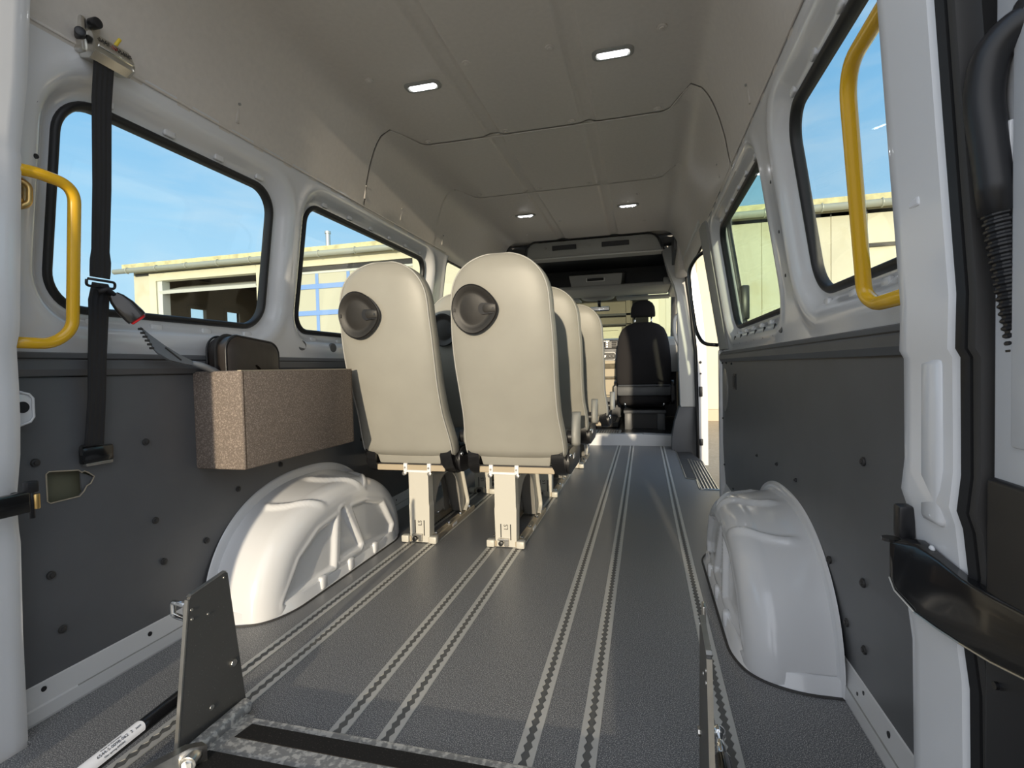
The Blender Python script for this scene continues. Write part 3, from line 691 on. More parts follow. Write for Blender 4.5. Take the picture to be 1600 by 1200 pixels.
# dashboard
db = thing('dashboard', (-0.45, 6.5, 0.4), 'dashboard with radio screen and beige centre stack ahead of the seats', 'dashboard')
b = MB(); b.loft([[(x, y, z) for y, z in ((6.45, 0.70), (6.42, 1.02), (6.47, 1.10), (6.62, 1.135), (7.05, 1.10), (7.15, 0.95), (7.15, 0.70))] for x in (-1.36, 0.40)]); b.done('dash_body', M['trim_grey'], db, angle=30)
b = MB(); b.box((-0.62, 6.34, 0.14), (-0.28, 6.5, 1.11), 0.02); b.done('centre_stack', M['panel'], db, angle=40)
b = MB(); b.box((-0.585, 6.327, 0.995), (-0.30, 6.345, 1.095), 0.01); b.done('radio_bezel', M['black'], db)
b = MB(); b.box((-0.575, 6.322, 1.012), (-0.455, 6.33, 1.082), 0.003); b.done('radio_screen', M['screen'], db)
b = MB(); b.box((-0.58, 6.320, 1.085), (-0.40, 6.33, 1.092), 0.002); b.done('radio_trim', M['alu'], db)
for k in range(3):
    b = MB(); b.cyl((-0.43, 6.33, 1.02 + k * 0.027), (-0.43, 6.315, 1.02 + k * 0.027), 0.008, 12); b.done('radio_knob', M['alu'], db)
for k in range(3):
    b = MB(); b.box((-0.375, 6.318, 1.005 + k * 0.028), (-0.315, 6.33, 1.026 + k * 0.028), 0.003); b.done('dash_button', M['rubber_soft'], db)
b = MB(); b.prism(rrect(-0.565, -0.325, 0.855, 0.955, 0.035), lambda a, c, d: (a, d, c), 6.327, 6.342); b.done('climate_rim', M['light_grey'], db)
b = MB(); b.prism(rrect(-0.557, -0.333, 0.863, 0.947, 0.03), lambda a, c, d: (a, d, c), 6.32, 6.33); b.done('climate_panel', M['puck'], db)
for x in (-0.53, -0.46, -0.40, -0.355):
    b = MB(); b.cyl((x, 6.324, 0.905), (x, 6.308, 0.905), 0.017, 14, bev=0.003); b.done('climate_knob', M['black'] if x != -0.46 else M['alu'], db)
for z0, z1, m_ in ((0.81, 0.85, 'beige'), (0.755, 0.808, 'wood'), (0.655, 0.753, 'beige'), (0.625, 0.648, 'wood'), (0.43, 0.62, 'beige'), (0.405, 0.425, 'beige')):
    b = MB(); b.box((-0.55, 6.322, z0), (-0.33, 6.345, z1), 0.006); b.done('stack_panel', M[m_], db)
b = MB(); b.box((-0.62, 5.75, 0.10), (-0.28, 6.40, 0.16), 0.01); tn = b.done('floor_mat', M['rubber'], db)
for k in range(7):
    b = MB(); b.box((-0.58, 5.80 + k * 0.08, 0.158), (-0.32, 5.835 + k * 0.08, 0.168), 0.004); b.done('mat_ridge', M['rubber_soft'], tn)

b = MB(); b.box((-1.375, 7.02, 0.10), (0.415, 7.08, 0.97)); b.done('firewall', M['black'], db)

# front seat
fs = thing('front_seat', (0.0, 5.6, 0.1), 'dark fabric front passenger seat with headrest ahead of the aisle', 'seat')
def pill(name, rows, m_, parent, e=0.5, n=36, smooth=True):
    """rows: (z, y0, y1, x0, x1) -> rounded stack"""
    rings = []
    for z, y0, y1, x0, x1 in rows:
        rings.append([((x0 + x1) / 2 + (x1 - x0) / 2 * math.copysign(abs(math.cos(t)) ** e, math.cos(t)), (y0 + y1) / 2 + (y1 - y0) / 2 * math.copysign(abs(math.sin(t)) ** e, math.sin(t)), z) for t in linspace(0, 2 * PI, n + 1)[:-1]])
    b = MB(); b.loft(rings); return b.done(name, m_, parent, smooth=smooth)
pill('backrest', [(0.55, 5.60, 5.72, -0.26, 0.255), (0.60, 5.58, 5.74, -0.285, 0.275), (0.70, 5.575, 5.74, -0.292, 0.282), (0.85, 5.57, 5.74, -0.288, 0.278), (1.0, 5.565, 5.73, -0.275, 0.265), (1.10, 5.565, 5.72, -0.258, 0.245), (1.17, 5.57, 5.71, -0.225, 0.215), (1.215, 5.575, 5.70, -0.165, 0.16), (1.24, 5.59, 5.68, -0.09, 0.09), (1.243, 5.62, 5.66, -0.02, 0.02)], M['fabric'], fs)
hr = pill('headrest', [(1.298, 5.59, 5.67, -0.122, 0.118), (1.305, 5.575, 5.685, -0.128, 0.125), (1.34, 5.57, 5.69, -0.128, 0.126), (1.40, 5.57, 5.69, -0.122, 0.120), (1.44, 5.575, 5.685, -0.103, 0.10), (1.465, 5.585, 5.675, -0.07, 0.066), (1.473, 5.61, 5.65, -0.02, 0.02)], M['fabric'], fs)
for x in (-0.085, 0.085):
    b = MB(); b.cyl((x, 5.63, 1.2), (x, 5.63, 1.32), 0.009, 12); b.done('headrest_post', M['chrome'], fs, smooth=True)
b = MB(); b.box((-0.285, 5.57, 0.46), (0.275, 5.75, 0.575), 0.025); b.done('rear_shell', M['panel'], fs, angle=40)
b = MB(); b.tube([(-0.27, 5.566, 0.57), (0.262, 5.566, 0.57)], 0.012, 8); b.done('shell_lip', M['panel'], fs, smooth=True)
pill('cushion', [(0.36, 5.60, 6.15, -0.26, 0.26), (0.40, 5.56, 6.2, -0.28, 0.28), (0.49, 5.6, 6.2, -0.27, 0.27)], M['fabric'], fs, 0.4)
b = MB(); b.box((-0.22, 5.60, 0.27), (0.22, 6.1, 0.305), 0.008).box((-0.21, 5.62, 0.09), (-0.13, 6.05, 0.28), 0.008).box((0.13, 5.62, 0.09), (0.21, 6.05, 0.28), 0.008); b.done('seat_base', M['panel'], fs, angle=40)
b = MB(); b.box((-0.14, 5.70, 0.09), (0.14, 5.9, 0.27), 0.01); b.done('base_infill', M['black'], fs)
for x in (-0.20, 0.20):
    b = MB(); b.ball((x, 5.60, 0.37), 0.016, 10, (1, 1, 1.5)); b.done('latch', M['chrome'], fs, smooth=True)
for x in (-0.30, 0.29):
    b = MB(); b.prism(rrect(5.58, 5.78, 0.36, 0.62, 0.06), lambda a, c, d: (d, a, c), x - 0.015, x + 0.015, 0.005); b.done('recliner_cover', M['black'], fs, angle=40)

# ------------------------------------------------------------------ ceiling lamps
LAMP_LABELS = {(-0.82, 1.885): 'rectangular ceiling lamp at the rear, left of the roof channels', (-0.09, 1.885): 'rectangular ceiling lamp at the rear, right of the roof channels',
               (-0.82, 3.67): 'small lit ceiling lamp near the cab, left of the roof channels', (-0.09, 3.67): 'small lit ceiling lamp near the cab, right of the roof channels'}
lamp0 = None
for (x, y), lb in LAMP_LABELS.items():
    if lamp0 is None:
        lamp0 = thing('ceiling_lamp', (x, y, 1.9), lb, 'lamp', 'led lamps in the headliner')
        def P(a, c, d): return (x + a, y + c, 1.901 - d)
        b = MB(); b.loft([[P(a, c, d) for a, c in rrect(-0.074 + q, 0.074 - q, -0.034 + q, 0.034 - q, 0.026 - q * 0.8, 6)] for q, d in ((0, 0), (0.001, 0.005), (0.006, 0.008), (0.014, 0.008), (0.018, 0.003))], True, False)
        b.done('lamp_frame', M['trim_grey'], lamp0, angle=40)
        b = MB(); b.loft([[P(a, c, d) for a, c in rrect(-0.052 + q, 0.052 - q, -0.018 + q, 0.018 - q, 0.010, 5)] for q, d in ((0, 0.003), (0.001, 0.008), (0.004, 0.010))], False, True)
        ln = b.done('lens', M['lamp'], lamp0, angle=40)
        for k in (-1, 0, 1):
            b = MB(); b.cyl(P(k * 0.032, 0, 0.009), P(k * 0.032, 0, 0.0115), 0.010, 14); b.done('led', M['lampspot'], ln)
    else:
        copy_thing(lamp0, (x, y, 1.9), lb)

# ------------------------------------------------------------------ seat tracks in the floor
TR = [(-1.045, 'outermost left aluminium seat track, running beside the left wheel arch'), (-0.943, 'second aluminium seat track from the left wall, under the left seats'),
      (-0.663, 'third aluminium seat track from the left, under the right seats'), (-0.547, 'fourth aluminium seat track from the left, under the right seats'),
      (-0.245, 'left one of the two bare aluminium tracks in the aisle'), (-0.123, 'right one of the two bare aluminium tracks in the aisle'), (0.160, 'rightmost aluminium seat track, near the right wheel arch')]
def track_mesh():
    Y0, Y1, pitch = 0.5, 5.11, 0.0254; hw = 0.0205
    n = int((Y1 - Y0) / pitch)
    b = MB()
    for s in (-1, 1):
        A, Bv, Cv = [], [], []
        for i in range(n * 4 + 1):
            y = Y0 + i * pitch / 4
            g = 0.0042 + 0.0058 * (0.5 + 0.5 * math.cos(i * PI / 2))
            A.append(b.bm.verts.new((s * hw, y, 0.0008))); Bv.append(b.bm.verts.new((s * (hw - 0.001), y, 0.0025))); Cv.append((b.bm.verts.new((s * g, y, 0.0025)), b.bm.verts.new((s * g, y, -0.004))))
        for i in range(n * 4):
            for q in ((A[i], A[i + 1], Bv[i + 1], Bv[i]), (Bv[i], Bv[i + 1], Cv[i + 1][0], Cv[i][0]), (Cv[i][0], Cv[i + 1][0], Cv[i + 1][1], Cv[i][1])):
                b.bm.faces.new(q if s > 0 else q[::-1])
    return b
t0 = None
for x, lb in TR:
    if t0 is None:
        t0 = thing('seat_track', (x, 0.5, 0), lb, 'seat track', 'aluminium tracks in the floor')
        b = track_mesh(); o = b.done('track_rail', M['alu_pale'], t0); 
        for v in o.data.vertices: v.co.x += x
        b = MB(); b.box((x - 0.0125, 0.5, -0.008), (x + 0.0125, 5.11, 0.0006)); b.done('track_channel', M['track_slot'], t0)
    else:
        copy_thing(t0, (x, 0.5, 0), lb)

# ------------------------------------------------------------------ wheel arches
def wheel_arch(side, label):
    """pressed steel arch: outline in the wall plane, flat crown, rounded shoulder, inner face with recessed panels"""
    yc, a, h = (1.80, 0.485, 0.378) if side < 0 else (1.815, 0.478, 0.350)
    xw = CX + side * 0.902; depth = 0.205
    root = thing('wheel_arch', (xw, yc, 0), label, 'wheel arch')
    nt_, ns = 150, 90
    def outline(t):
        c, s_ = math.cos(t), math.sin(t); e = 0.86
        return (math.copysign(abs(c) ** e, c), abs(s_) ** e)
    rec = [[(-0.40, 0.030), (-0.12, 0.050), (-0.085, 0.235), (-0.20, 0.215), (-0.31, 0.15)], [(-0.09, 0.065), (0.06, 0.06), (0.075, 0.075), (-0.03, 0.26), (-0.055, 0.255)], [(0.10, 0.06), (0.33, 0.03), (0.36, 0.07), (0.27, 0.20), (0.13, 0.24), (0.02, 0.245)]]
    def poly_sd(p, poly):
        d = min(seg_dist(p, poly[i], poly[i - 1]) for i in range(len(poly)))
        return -d if inside(p, poly) else d
    def P(t, s):
        oy, oz = outline(t)
        rr = 0.075                                  # shoulder radius
        Lc = depth - rr; Lr = rr * PI / 2; Li = 0.30
        d = s * (Lc + Lr + Li)
        taper = 1.0
        if d < Lc: px, q = d, 0.0
        elif d < Lc + Lr:
            al = (d - Lc) / rr; px = Lc + rr * math.sin(al); q = rr * (1 - math.cos(al))
        else: px = depth + 0.012 * sstep(0, Li, d - Lc - Lr); q = rr + (d - Lc - Lr)
        kk = max(0.0, 1 - q / h)
        y = oy * a * (1 - (1 - kk) * 0.96) - 0.0 * d; z = oz * h * kk
        # crown slopes slightly down towards the aisle
        z *= 1 - 0.08 * min(1, d / Lc)
        nx, ny, nz = 0, oy * 0.9, oz
        l = math.hypot(ny, nz); ny /= l; nz /= l
        disp = 0
        ang = t
        for c in (1.08, 1.62, 2.12):               # pressed ribs across the crown
            if 0.03 < d < Lc + Lr * 1.1:
                w = 1 - sstep(0.004, 0.021, abs(ang - c + 0.25 * sstep(Lc * 0.4, Lc + Lr, d) * (1 if c > 1.5 else -1)) * 0.42)
                en = sstep(0.035, 0.06, d) * (1 - sstep(Lc + Lr * 0.7, Lc + Lr * 1.05, d))
                disp += 0.011 * w * en
        y += ny * disp; z += nz * disp
        dx = 0
        if q > rr * 0.8:
            sd = min(poly_sd((y, z), r) for r in rec)
            dx = -0.014 * (1 - sstep(-0.013, 0.000, sd)) + 0.003 * math.exp(-((sd - 0.008) / 0.006) ** 2)
        return (xw - side * (px + dx), yc + y, z)
    ts = [PI - PI * i / (nt_ - 1) for i in range(nt_)]
    ss = [0.0, 0.03, 0.06, 0.09, 0.115] + linspace(0.13, 0.999, ns)
    o = grid('arch_shell', ts, ss, P, M['paint'], root, flip=(side < 0))
    # flange on the wall and foot strip on the floor
    b = MB()
    R = [[(xw - side * g, yc + outline(t)[0] * (a + q), outline(t)[1] * (h + q)) for t in ts] for q, g in ((-0.012, 0.016), (0.004, 0.010), (0.010, 0.0075), (0.026, 0.007), (0.028, 0.002))]
    b.loft(R, False, False, closed=False); b.done('wall_flange', M['paint'], root, smooth=True)
    b = MB()
    path = []
    n = 60
    foot = [(xw, yc - a - 0.012), (xw - side * 0.10, yc - a - 0.012), (xw - side * 0.185, yc - a + 0.035), (xw - side * (depth + 0.012), yc - a + 0.13), (xw - side * (depth + 0.012), yc + a - 0.13), (xw - side * 0.17, yc + a - 0.03), (xw - side * 0.10, yc + a + 0.01), (xw, yc + a + 0.01)]
    fp = [tuple(p)[:2] for p in bend([(p[0], p[1], 0) for p in foot], 0.09, 8)]
    cxm, cym = xw - side * 0.06, yc
    def sc(p, f): return (cxm + (p[0] - cxm) * (1 + f * 1.5), cym + (p[1] - cym) * (1 + f * 0.45))
    rows = [[(*p, 0.040) for p in [sc(q, -0.05) for q in fp]], [(*p, 0.036) for p in [sc(q, 0.0) for q in fp]], [(*p, 0.006) for p in [sc(q, 0.012) for q in fp]], [(*p, 0.001) for p in [sc(q, 0.05) for q in fp]]]
    b.loft(rows, False, False, closed=False); b.done('foot_flange', M['paint'], root, smooth=True)
    b = MB(); b.tube([(*sc(q, 0.055), 0.001) for q in fp], 0.004, 6); b.done('sealant_line', M['rubber_soft'], root)
    for k in (-0.20, -0.02, 0.17):
        b = MB(); x = xw - side * (depth + 0.010); b.box((x - 0.012, yc + k - 0.018, 0.002), (x + 0.012, yc + k + 0.018, 0.05), 0.009); b.done('foot_rib', M['paint'], root, angle=60)
    return root
wheel_arch(-1, 'white painted wheel arch on the left, below the carpeted box')
wheel_arch(1, 'white painted wheel arch on the right side of the floor')

# ------------------------------------------------------------------ passenger seats
def yb(z):
    T = [(0.40, -0.035), (0.43, -0.05), (0.55, -0.10), (0.68, -0.155), (0.80, -0.20), (0.95, -0.235), (1.10, -0.252), (1.24, -0.25)]
    if z <= T[0][0]: return T[0][1]
    for (z0, a), (z1, c) in zip(T, T[1:]):
        if z <= z1:
            t = (z - z0) / (z1 - z0); return a + (c - a) * t
    return T[-1][1]
def ybs(z): return sum(yb(z + d) for d in (-0.06, -0.03, 0, 0.03, 0.06)) / 5
def make_seat(loc, dx, label):
    R = thing('passenger_seat', loc, label, 'seat', 'grey passenger seats on floor tracks')
    ox, oy = loc[0] + dx, loc[1]; px = loc[0]
    ZT, ZS = 1.240, 1.02
    def hw(z):
        w = 0.224 if z < 0.45 else (0.224 - 0.014 * sstep(0.45, 0.62, z) + 0.004 * sstep(0.68, 0.85, z) - 0.006 * sstep(0.9, 1.05, z))
        if z > ZS: w *= max(0.0, 1 - ((z - ZS) / (ZT - ZS)) ** 2.7) ** (1 / 2.0)
        if z < 0.435: w *= 1 - 0.05 * ((0.435 - z) / 0.03) ** 2
        return w
    def th(z):
        t = 0.125 - 0.03 * sstep(0.5, 1.0, z)
        if z > 1.16: t *= max(0.02, 1 - ((z - 1.16) / (ZT - 1.16)) ** 2) ** 0.5
        return t
    zs = [0.405, 0.408, 0.415, 0.425] + linspace(0.44, 1.14, 30) + [1.155, 1.17, 1.183, 1.195, 1.205, 1.214, 1.221, 1.227, 1.232, 1.236, 1.2385, 1.2397]
    ph = [2 * PI * k / 56 for k in range(56)]
    def shape(z, t, g=0.0):
        e = 0.42
        c, s_ = math.cos(t), math.sin(t)
        tb = th(z); yc = ybs(z) + 0.0625
        bx = hw(z) * math.copysign(abs(c) ** e, c); by = tb / 2 * math.copysign(abs(s_) ** (e + 0.08), s_)
        crown = -0.012 * (1 - min(1, abs(bx) / 0.2) ** 2) if s_ < 0 else 0.0
        if z < 0.44: by *= 1 - 0.5 * ((0.44 - z) / 0.035) ** 2
        return (ox + bx, oy + yc + by + crown, z)
    b = MB(); b.loft([[shape(z, t) for t in ph] for z in zs]); b.done('backrest', M['leather'], R, smooth=True)
    # piping along both edges of the back
    for t_, nm in ((-0.92, 1), (-PI + 0.92, 1)):
        pass
    def pip(z, s):
        t = -0.50 if s > 0 else -PI + 0.50
        x, y, zz = shape(z, t); return (x + s * 0.0015, y - 0.001, zz)
    zz = [z for z in zs if z < 1.2375]
    pts = [pip(z, -1) for z in zz] + [pip(z, 1) for z in zz[::-1]]
    b = MB(); b.tube(pts, 0.0035, 6); b.done('piping', M['leather2'], R, smooth=True)
    # front cushion face, tinted the dark blue of the shade between rows
    def front(u, z):
        x = hw(z) * 0.9 * u; return (ox + x, oy + ybs(z) + 0.0625 + th(z) / 2 + 0.012 - 0.02 * u ** 4, z)
    grid('front_cover', linspace(-1, 1, 10), linspace(0.46, 1.16, 16), front, M['dark_leather'], R, thick=0.01)
    # hand-hold moulding in the back
    zc = 1.02; yc0 = ybs(zc); slope = (ybs(zc + 0.05) - ybs(zc - 0.05)) / 0.1
    gx = ox - 0.088
    def G(a, c, d): return (gx + a, oy + yc0 - 0.012 + slope * c - d - 0.003 + 0.25 * max(0, abs(gx - ox + a) - 0.10) ** 1.5, zc + c)
    def egg(q, sh=0.0):
        out = []
        for k in range(40):
            t = 2 * PI * k / 40; c, s_ = math.cos(t), math.sin(t)
            w = 1 - 0.15 * c - 0.13 * c * c
            out.append((0.092 * q * c + sh, 0.092 * q * s_ * w))
        return out
    b = MB(); b.loft([[G(a, c, d) for a, c in egg(q)] for q, d in ((1.0, -0.012), (1.01, 0.004), (0.975, 0.009), (0.92, 0.008), (0.80, 0.003), (0.70, -0.001), (0.62, -0.001), (0.5, 0.0008), (0.25, 0.002), (0.02, 0.0025))]); gm = b.done('hand_hold', M['puck'], R, angle=50)
    b = MB(); b.tube([G(a, c, 0.003) for a, c in egg(1.02)], 0.0022, 6, closed=True); b.done('hold_rim', M['black'], gm)
    b = MB(); b.prism([(0.035 + 0.018 * math.cos(t), 0.0 + 0.022 * math.sin(t)) for t in linspace(PI / 2, 1.5 * PI, 12)] + [(0.088, -0.017), (0.088, 0.017)], lambda a, c, d: G(a, c, d), 0.001, 0.0075); b.done('hold_notch', M['black'], gm)
    b = MB(); b.prism([(0.048 + 0.013 * math.cos(t), 0.0 + 0.016 * math.sin(t)) for t in linspace(PI / 2, 1.5 * PI, 12)] + [(0.088, -0.014), (0.088, 0.014)], lambda a, c, d: G(a, c, d), 0.004, 0.0105, 0.0015); b.done('hold_latch', M['puck'], gm, angle=40)
    b = MB(); b.cyl(G(0.077, 0, 0.010), G(0.077, 0, 0.0115), 0.004, 10); b.done('latch_screw', M['black'], gm)
    b = MB(); b.box(G(-0.088, -0.007, 0.004), G(-0.078, 0.007, 0.0095), 0.001); b.done('hold_tab', M['rubber_soft'], gm)
    # lower cover, beam, recliner covers
    b = MB(); b.prism([(-0.165, 0.43), (0.165, 0.43), (0.152, 0.366), (-0.152, 0.366)], lambda a, c, d: (ox + a * 0.98, oy + d + (c - 0.37) * -0.25, c), -0.012, 0.03, 0.006); b.done('lower_cover', M['leather'], R, angle=40)
    b = MB(); b.box((ox - 0.165, oy - 0.004, 0.358), (ox + 0.165, oy + 0.03, 0.366)); b.done('cover_gap', M['black'], R)
    b = MB(); b.box((ox - 0.168, oy - 0.008, 0.332), (ox + 0.168, oy + 0.05, 0.360), 0.004); b.done('cross_beam', M['powder_tan'], R)
    for s in (-1, 1):
        b = MB(); b.loft([[(ox + s * x, oy + y, z) for x, y in ((i, -0.01 + k), (i + w_, -0.005 + k), (i + w_ + 0.004, 0.18), (i, 0.19))] for z, i, w_, k in ((0.318, 0.185, 0.028, 0.05), (0.335, 0.170, 0.045, 0.012), (0.37, 0.160, 0.054, -0.018), (0.41, 0.158, 0.052, -0.030), (0.435, 0.165, 0.045, -0.030))]); b.done('recliner_cover', M['black_gloss'], R, angle=50)
        b = MB(); b.prism(rrect(0.03, 0.42, 0.318, 0.43, 0.05), lambda a, c, d: (ox + s * (0.212 + d), oy + a, c), 0, 0.014, 0.004); sc_ = b.done('side_cover', M['black'], R, angle=40)
        b = MB(); b.ball((ox + s * 0.228, oy + 0.05, 0.405), 0.010, 10); b.done('side_bolt', M['chrome'], sc_, smooth=True)
        b = MB(); b.box((ox + s * 0.2275 - 0.001, oy + 0.16, 0.372), (ox + s * 0.2275 + 0.001, oy + 0.21, 0.392)); b.done('side_label', M['label'], sc_)
    # seat cushion
    rows = []
    for z, g in ((0.365, 0.02), (0.38, 0.004), (0.42, 0.0), (0.455, 0.005), (0.472, 0.03)):
        rows.append([(ox + (0.205 - g) * math.copysign(abs(math.cos(t)) ** 0.4, math.cos(t)), oy + 0.30 + (0.225 - g) * math.copysign(abs(math.sin(t)) ** 0.4, math.sin(t)), z) for t in linspace(0, 2 * PI, 41)[:-1]])
    b = MB(); b.loft(rows); b.done('cushion', M['dark_leather'], R, angle=50)
    # folded arm rest on the aisle side
    s = 1
    prof = []
    for z, y0, y1 in ((0.445, 0.07, 0.12), (0.46, 0.055, 0.14), (0.50, 0.05, 0.155), (0.545, 0.075, 0.165), (0.572, 0.10, 0.17), (0.585, 0.12, 0.165)):
        prof.append([(ox + 0.228 + 0.040 * (0.5 + 0.5 * math.cos(t)), oy + (y0 + y1) / 2 + (y1 - y0) / 2 * math.sin(t), z) for t in linspace(0, 2 * PI, 21)[:-1]])
    b = MB(); b.loft(prof); b.done('armrest', M['trim_grey'], R, smooth=True)
    b = MB(); b.cyl((ox + 0.21, oy + 0.10, 0.48), (ox + 0.236, oy + 0.10, 0.48), 0.03, 16); b.done('armrest_hinge', M['black'], R, angle=40)
    # pedestal
    b = MB(); b.loft([[(px + x, oy + y, z) for x, y in ((-w, -0.002), (w, -0.002), (w, 0.05), (w - 0.004, 0.05), (w - 0.004, 0.002), (-w + 0.004, 0.002), (-w + 0.004, 0.05), (-w, 0.05))] for z, w in ((0.004, 0.047), (0.17, 0.050), (0.185, 0.048), (0.332, 0.048))]); pd = b.done('front_post', M['powder'], R)
    for x, z0, z1 in ((-0.022, 0.045, 0.105), (0.022, 0.035, 0.105)):
        b = MB(); b.box((px + x - 0.0022, oy - 0.003, z0), (px + x + 0.0022, oy - 0.0015, z1)); b.done('post_slot', M['ink'], pd)
    text('post_mark', 'LS', 0.026, frame((0, 0, 1), (-1, 0, 0), (0, -1, 0), (px + 0.002, oy - 0.0032, 0.092)), M['ink'], pd)
    b = MB(); b.box((px - 0.034, oy - 0.018, 0.035), (px + 0.016, oy - 0.003, 0.043), 0.002).box((px - 0.006, oy - 0.012, 0.008), (px + 0.014, oy - 0.003, 0.04), 0.003); b.done('post_latch', M['steel'], pd)
    b = MB(); b.cyl((px - 0.020, oy - 0.022, 0.022), (px - 0.020, oy - 0.002, 0.022), 0.011, 14, bev=0.002); b.done('latch_knob', M['black'], pd, angle=40)
    # arched side plates between front and rear posts
    for s in (-1, 1):
        pl = [(0.04, 0.025), (0.05, 0.025)] + [(0.06 + 0.34 * (1 - math.cos(t)) / 2 * 1.0, 0.03 + 0.25 * math.sin(t) ** 0.7) for t in linspace(0.25, PI - 0.1, 16)] + [(0.42, 0.025), (0.47, 0.025), (0.47, 0.33), (0.04, 0.33)]
        b = MB(); b.prism(pl, lambda a, c, d: (px + s * (0.047 + d), oy + a, c), -0.004, 0.0, 0); b.done('side_gusset', M['powder_grey'], R)
    b = MB(); b.loft([[(px + x, oy + y0 + y, z) for x, y in ((-w, 0), (-w + 0.012, -0.006), (w - 0.012, -0.006), (w, 0), (w, 0.05), (-w, 0.05))] for z, w, y0 in ((0.01, 0.040, 0.50), (0.24, 0.044, 0.40), (0.33, 0.046, 0.385))]); rp = b.done('rear_post', M['powder_grey'], R)
    b = MB(); b.box((px - 0.025, oy + 0.408, 0.20), (px + 0.025, oy + 0.412, 0.225), 0.001, rot=Matrix.Rotation(0.35, 3, 'X')); b.done('post_label', M['label'], rp)
    for s in (-1, 1):
        b = MB(); b.tube(bend([(px + s * 0.05, oy + 0.39, 0.32), (px + s * 0.053, oy + 0.42, 0.26), (px + s * 0.056, oy + 0.50, 0.06), (px + s * 0.058, oy + 0.44, 0.03)], 0.03), 0.011, 8, flat=(1, 0.6)); b.done('rear_flange', M['powder'], R, angle=40)
        fx = px + s * 0.0575
        b = MB(); b.box((fx - 0.016, oy - 0.005, 0.0045), (fx + 0.016, oy + 0.56, 0.030), 0.003); fr = b.done('foot_rail', M['powder_tan'], R)
        b = MB(); b.box((fx - 0.018 + s * 0.010, oy - 0.02, 0.0042), (fx + 0.018 + s * 0.010, oy + 0.016, 0.036), 0.005); b.done('foot_block', M['powder'], fr, angle=40)
        for k in (0.04, 0.20, 0.36, 0.50):
            b = MB(); b.cyl((fx + s * 0.004, oy + k, 0.028), (fx + s * 0.004, oy + k, 0.042), 0.009, 8, bev=0.002); b.done('foot_bolt', M['chrome'], fr, angle=40)
        if s > 0:
            b = MB(); b.box((fx + 0.0158, oy + 0.22, 0.010), (fx + 0.0168, oy + 0.28, 0.024)); b.done('rail_label', M['label'], fr)
        b = MB(); b.box((px + s * 0.058 - 0.009, oy - 0.016, 0.325), (px + s * 0.058 + 0.009, oy + 0.01, 0.368), 0.003); br = b.done('clamp_bracket', M['label'], R, angle=40)
        b = MB(); b.cyl((px + s * 0.062, oy - 0.022, 0.322), (px + s * 0.062, oy + 0.01, 0.322), 0.010, 10, bev=0.002).cyl((px + s * 0.058, oy - 0.02, 0.348), (px + s * 0.058, oy - 0.008, 0.348), 0.005, 8); b.done('clamp_bolt', M['steel'], br, angle=40)
    b = MB(); b.box((px - 0.055, oy - 0.012, 0.325), (px + 0.055, oy + 0.02, 0.336), 0.003); b.done('clamp_plate', M['label'], R)
    return R
sa = make_seat((-1.003, 2.13, 0.0), -0.035, 'grey seat of the rearmost row, left, beside the carpeted box')
sb = make_seat((-0.598, 2.14, 0.0), 0.055, 'grey seat of the rearmost row, right, beside the aisle')
copy_thing(sa, (-1.0, 3.05, 0.0), 'grey seat of the middle row glimpsed between the two rearmost seats')
copy_thing(sb, (-0.600, 3.03, 0.0), 'grey seat of the middle row directly behind the rearmost aisle seat')
copy_thing(sb, (-0.545, 3.93, 0.0), 'grey aisle seat of the front row, nearest the dashboard')

# ------------------------------------------------------------------ carpeted box, bag, scraper
bx = thing('carpeted_box', (-1.36, 1.287, 0.498), 'brown-grey felt covered storage box hung on the left wall panel', 'box')
X0, X1, Y0, Y1, Z0, Z1 = -1.362, -1.178, 1.287, 1.895, 0.498, 0.802
def felt(nm, lo, hi):
    b = MB(); b.box(lo, hi, 0.006); b.done(nm, M['carpet'], bx, angle=50)
felt('end_panel', (X0, Y0, Z0), (X1, Y0 + 0.016, Z1)); felt('end_panel', (X0, Y1 - 0.016, Z0), (X1, Y1, Z1))
felt('front_panel', (X1 - 0.016, Y0 + 0.001, Z0), (X1, Y1 - 0.001, Z1)); felt('back_panel', (X0, Y0 + 0.001, Z0), (X0 + 0.014, Y1 - 0.001, Z1 - 0.004))
felt('bottom_panel', (X0 + 0.001, Y0 + 0.002, Z0 + 0.002), (X1 - 0.001, Y1 - 0.002, Z0 + 0.018)); felt('shelf_board', (X0 + 0.012, Y0 + 0.014, 0.690), (X1 - 0.014, Y1 - 0.014, 0.704))
b = MB(); b.box((X1 - 0.015, Y0 + 0.002, Z1 - 0.002), (X1 - 0.001, Y1 - 0.002, Z1 + 0.0012)); b.done('board_edge', M['chip'], bx)

bg_ = thing('toiletry_bag', (-1.30, 1.43, 0.705), 'small dark brown zipped bag standing in the carpeted box', 'bag')
def bagring(x, q, sag=0.0):
    out = []
    for a, c in rrect(1.318 + q, 1.552 - q, 0.706 + q * 0.5, 0.912 - q, 0.045, 7):
        out.append((x + sag * math.sin((c - 0.706) * 14), a - 0.02 * (x + 1.30) / 0.06 * 0.3, c - 0.012 * ((a - 1.32) / 0.23) - 0.004 * math.sin(a * 26)))
    return out
b = MB(); b.loft([bagring(-1.345, 0.016), bagring(-1.338, 0.004), bagring(-1.325, 0.0), bagring(-1.30, 0.001, 0.002), bagring(-1.265, 0.0), bagring(-1.252, 0.003), bagring(-1.245, 0.014), bagring(-1.243, 0.05), bagring(-1.244, 0.085)]); b.done('bag_body', M['bag'], bg_, angle=40)
for x in (-1.255, -1.335):
    b = MB(); b.tube(bagring(x, -0.001), 0.0035, 6, closed=True); b.done('bag_piping', M['black'], bg_, smooth=True)
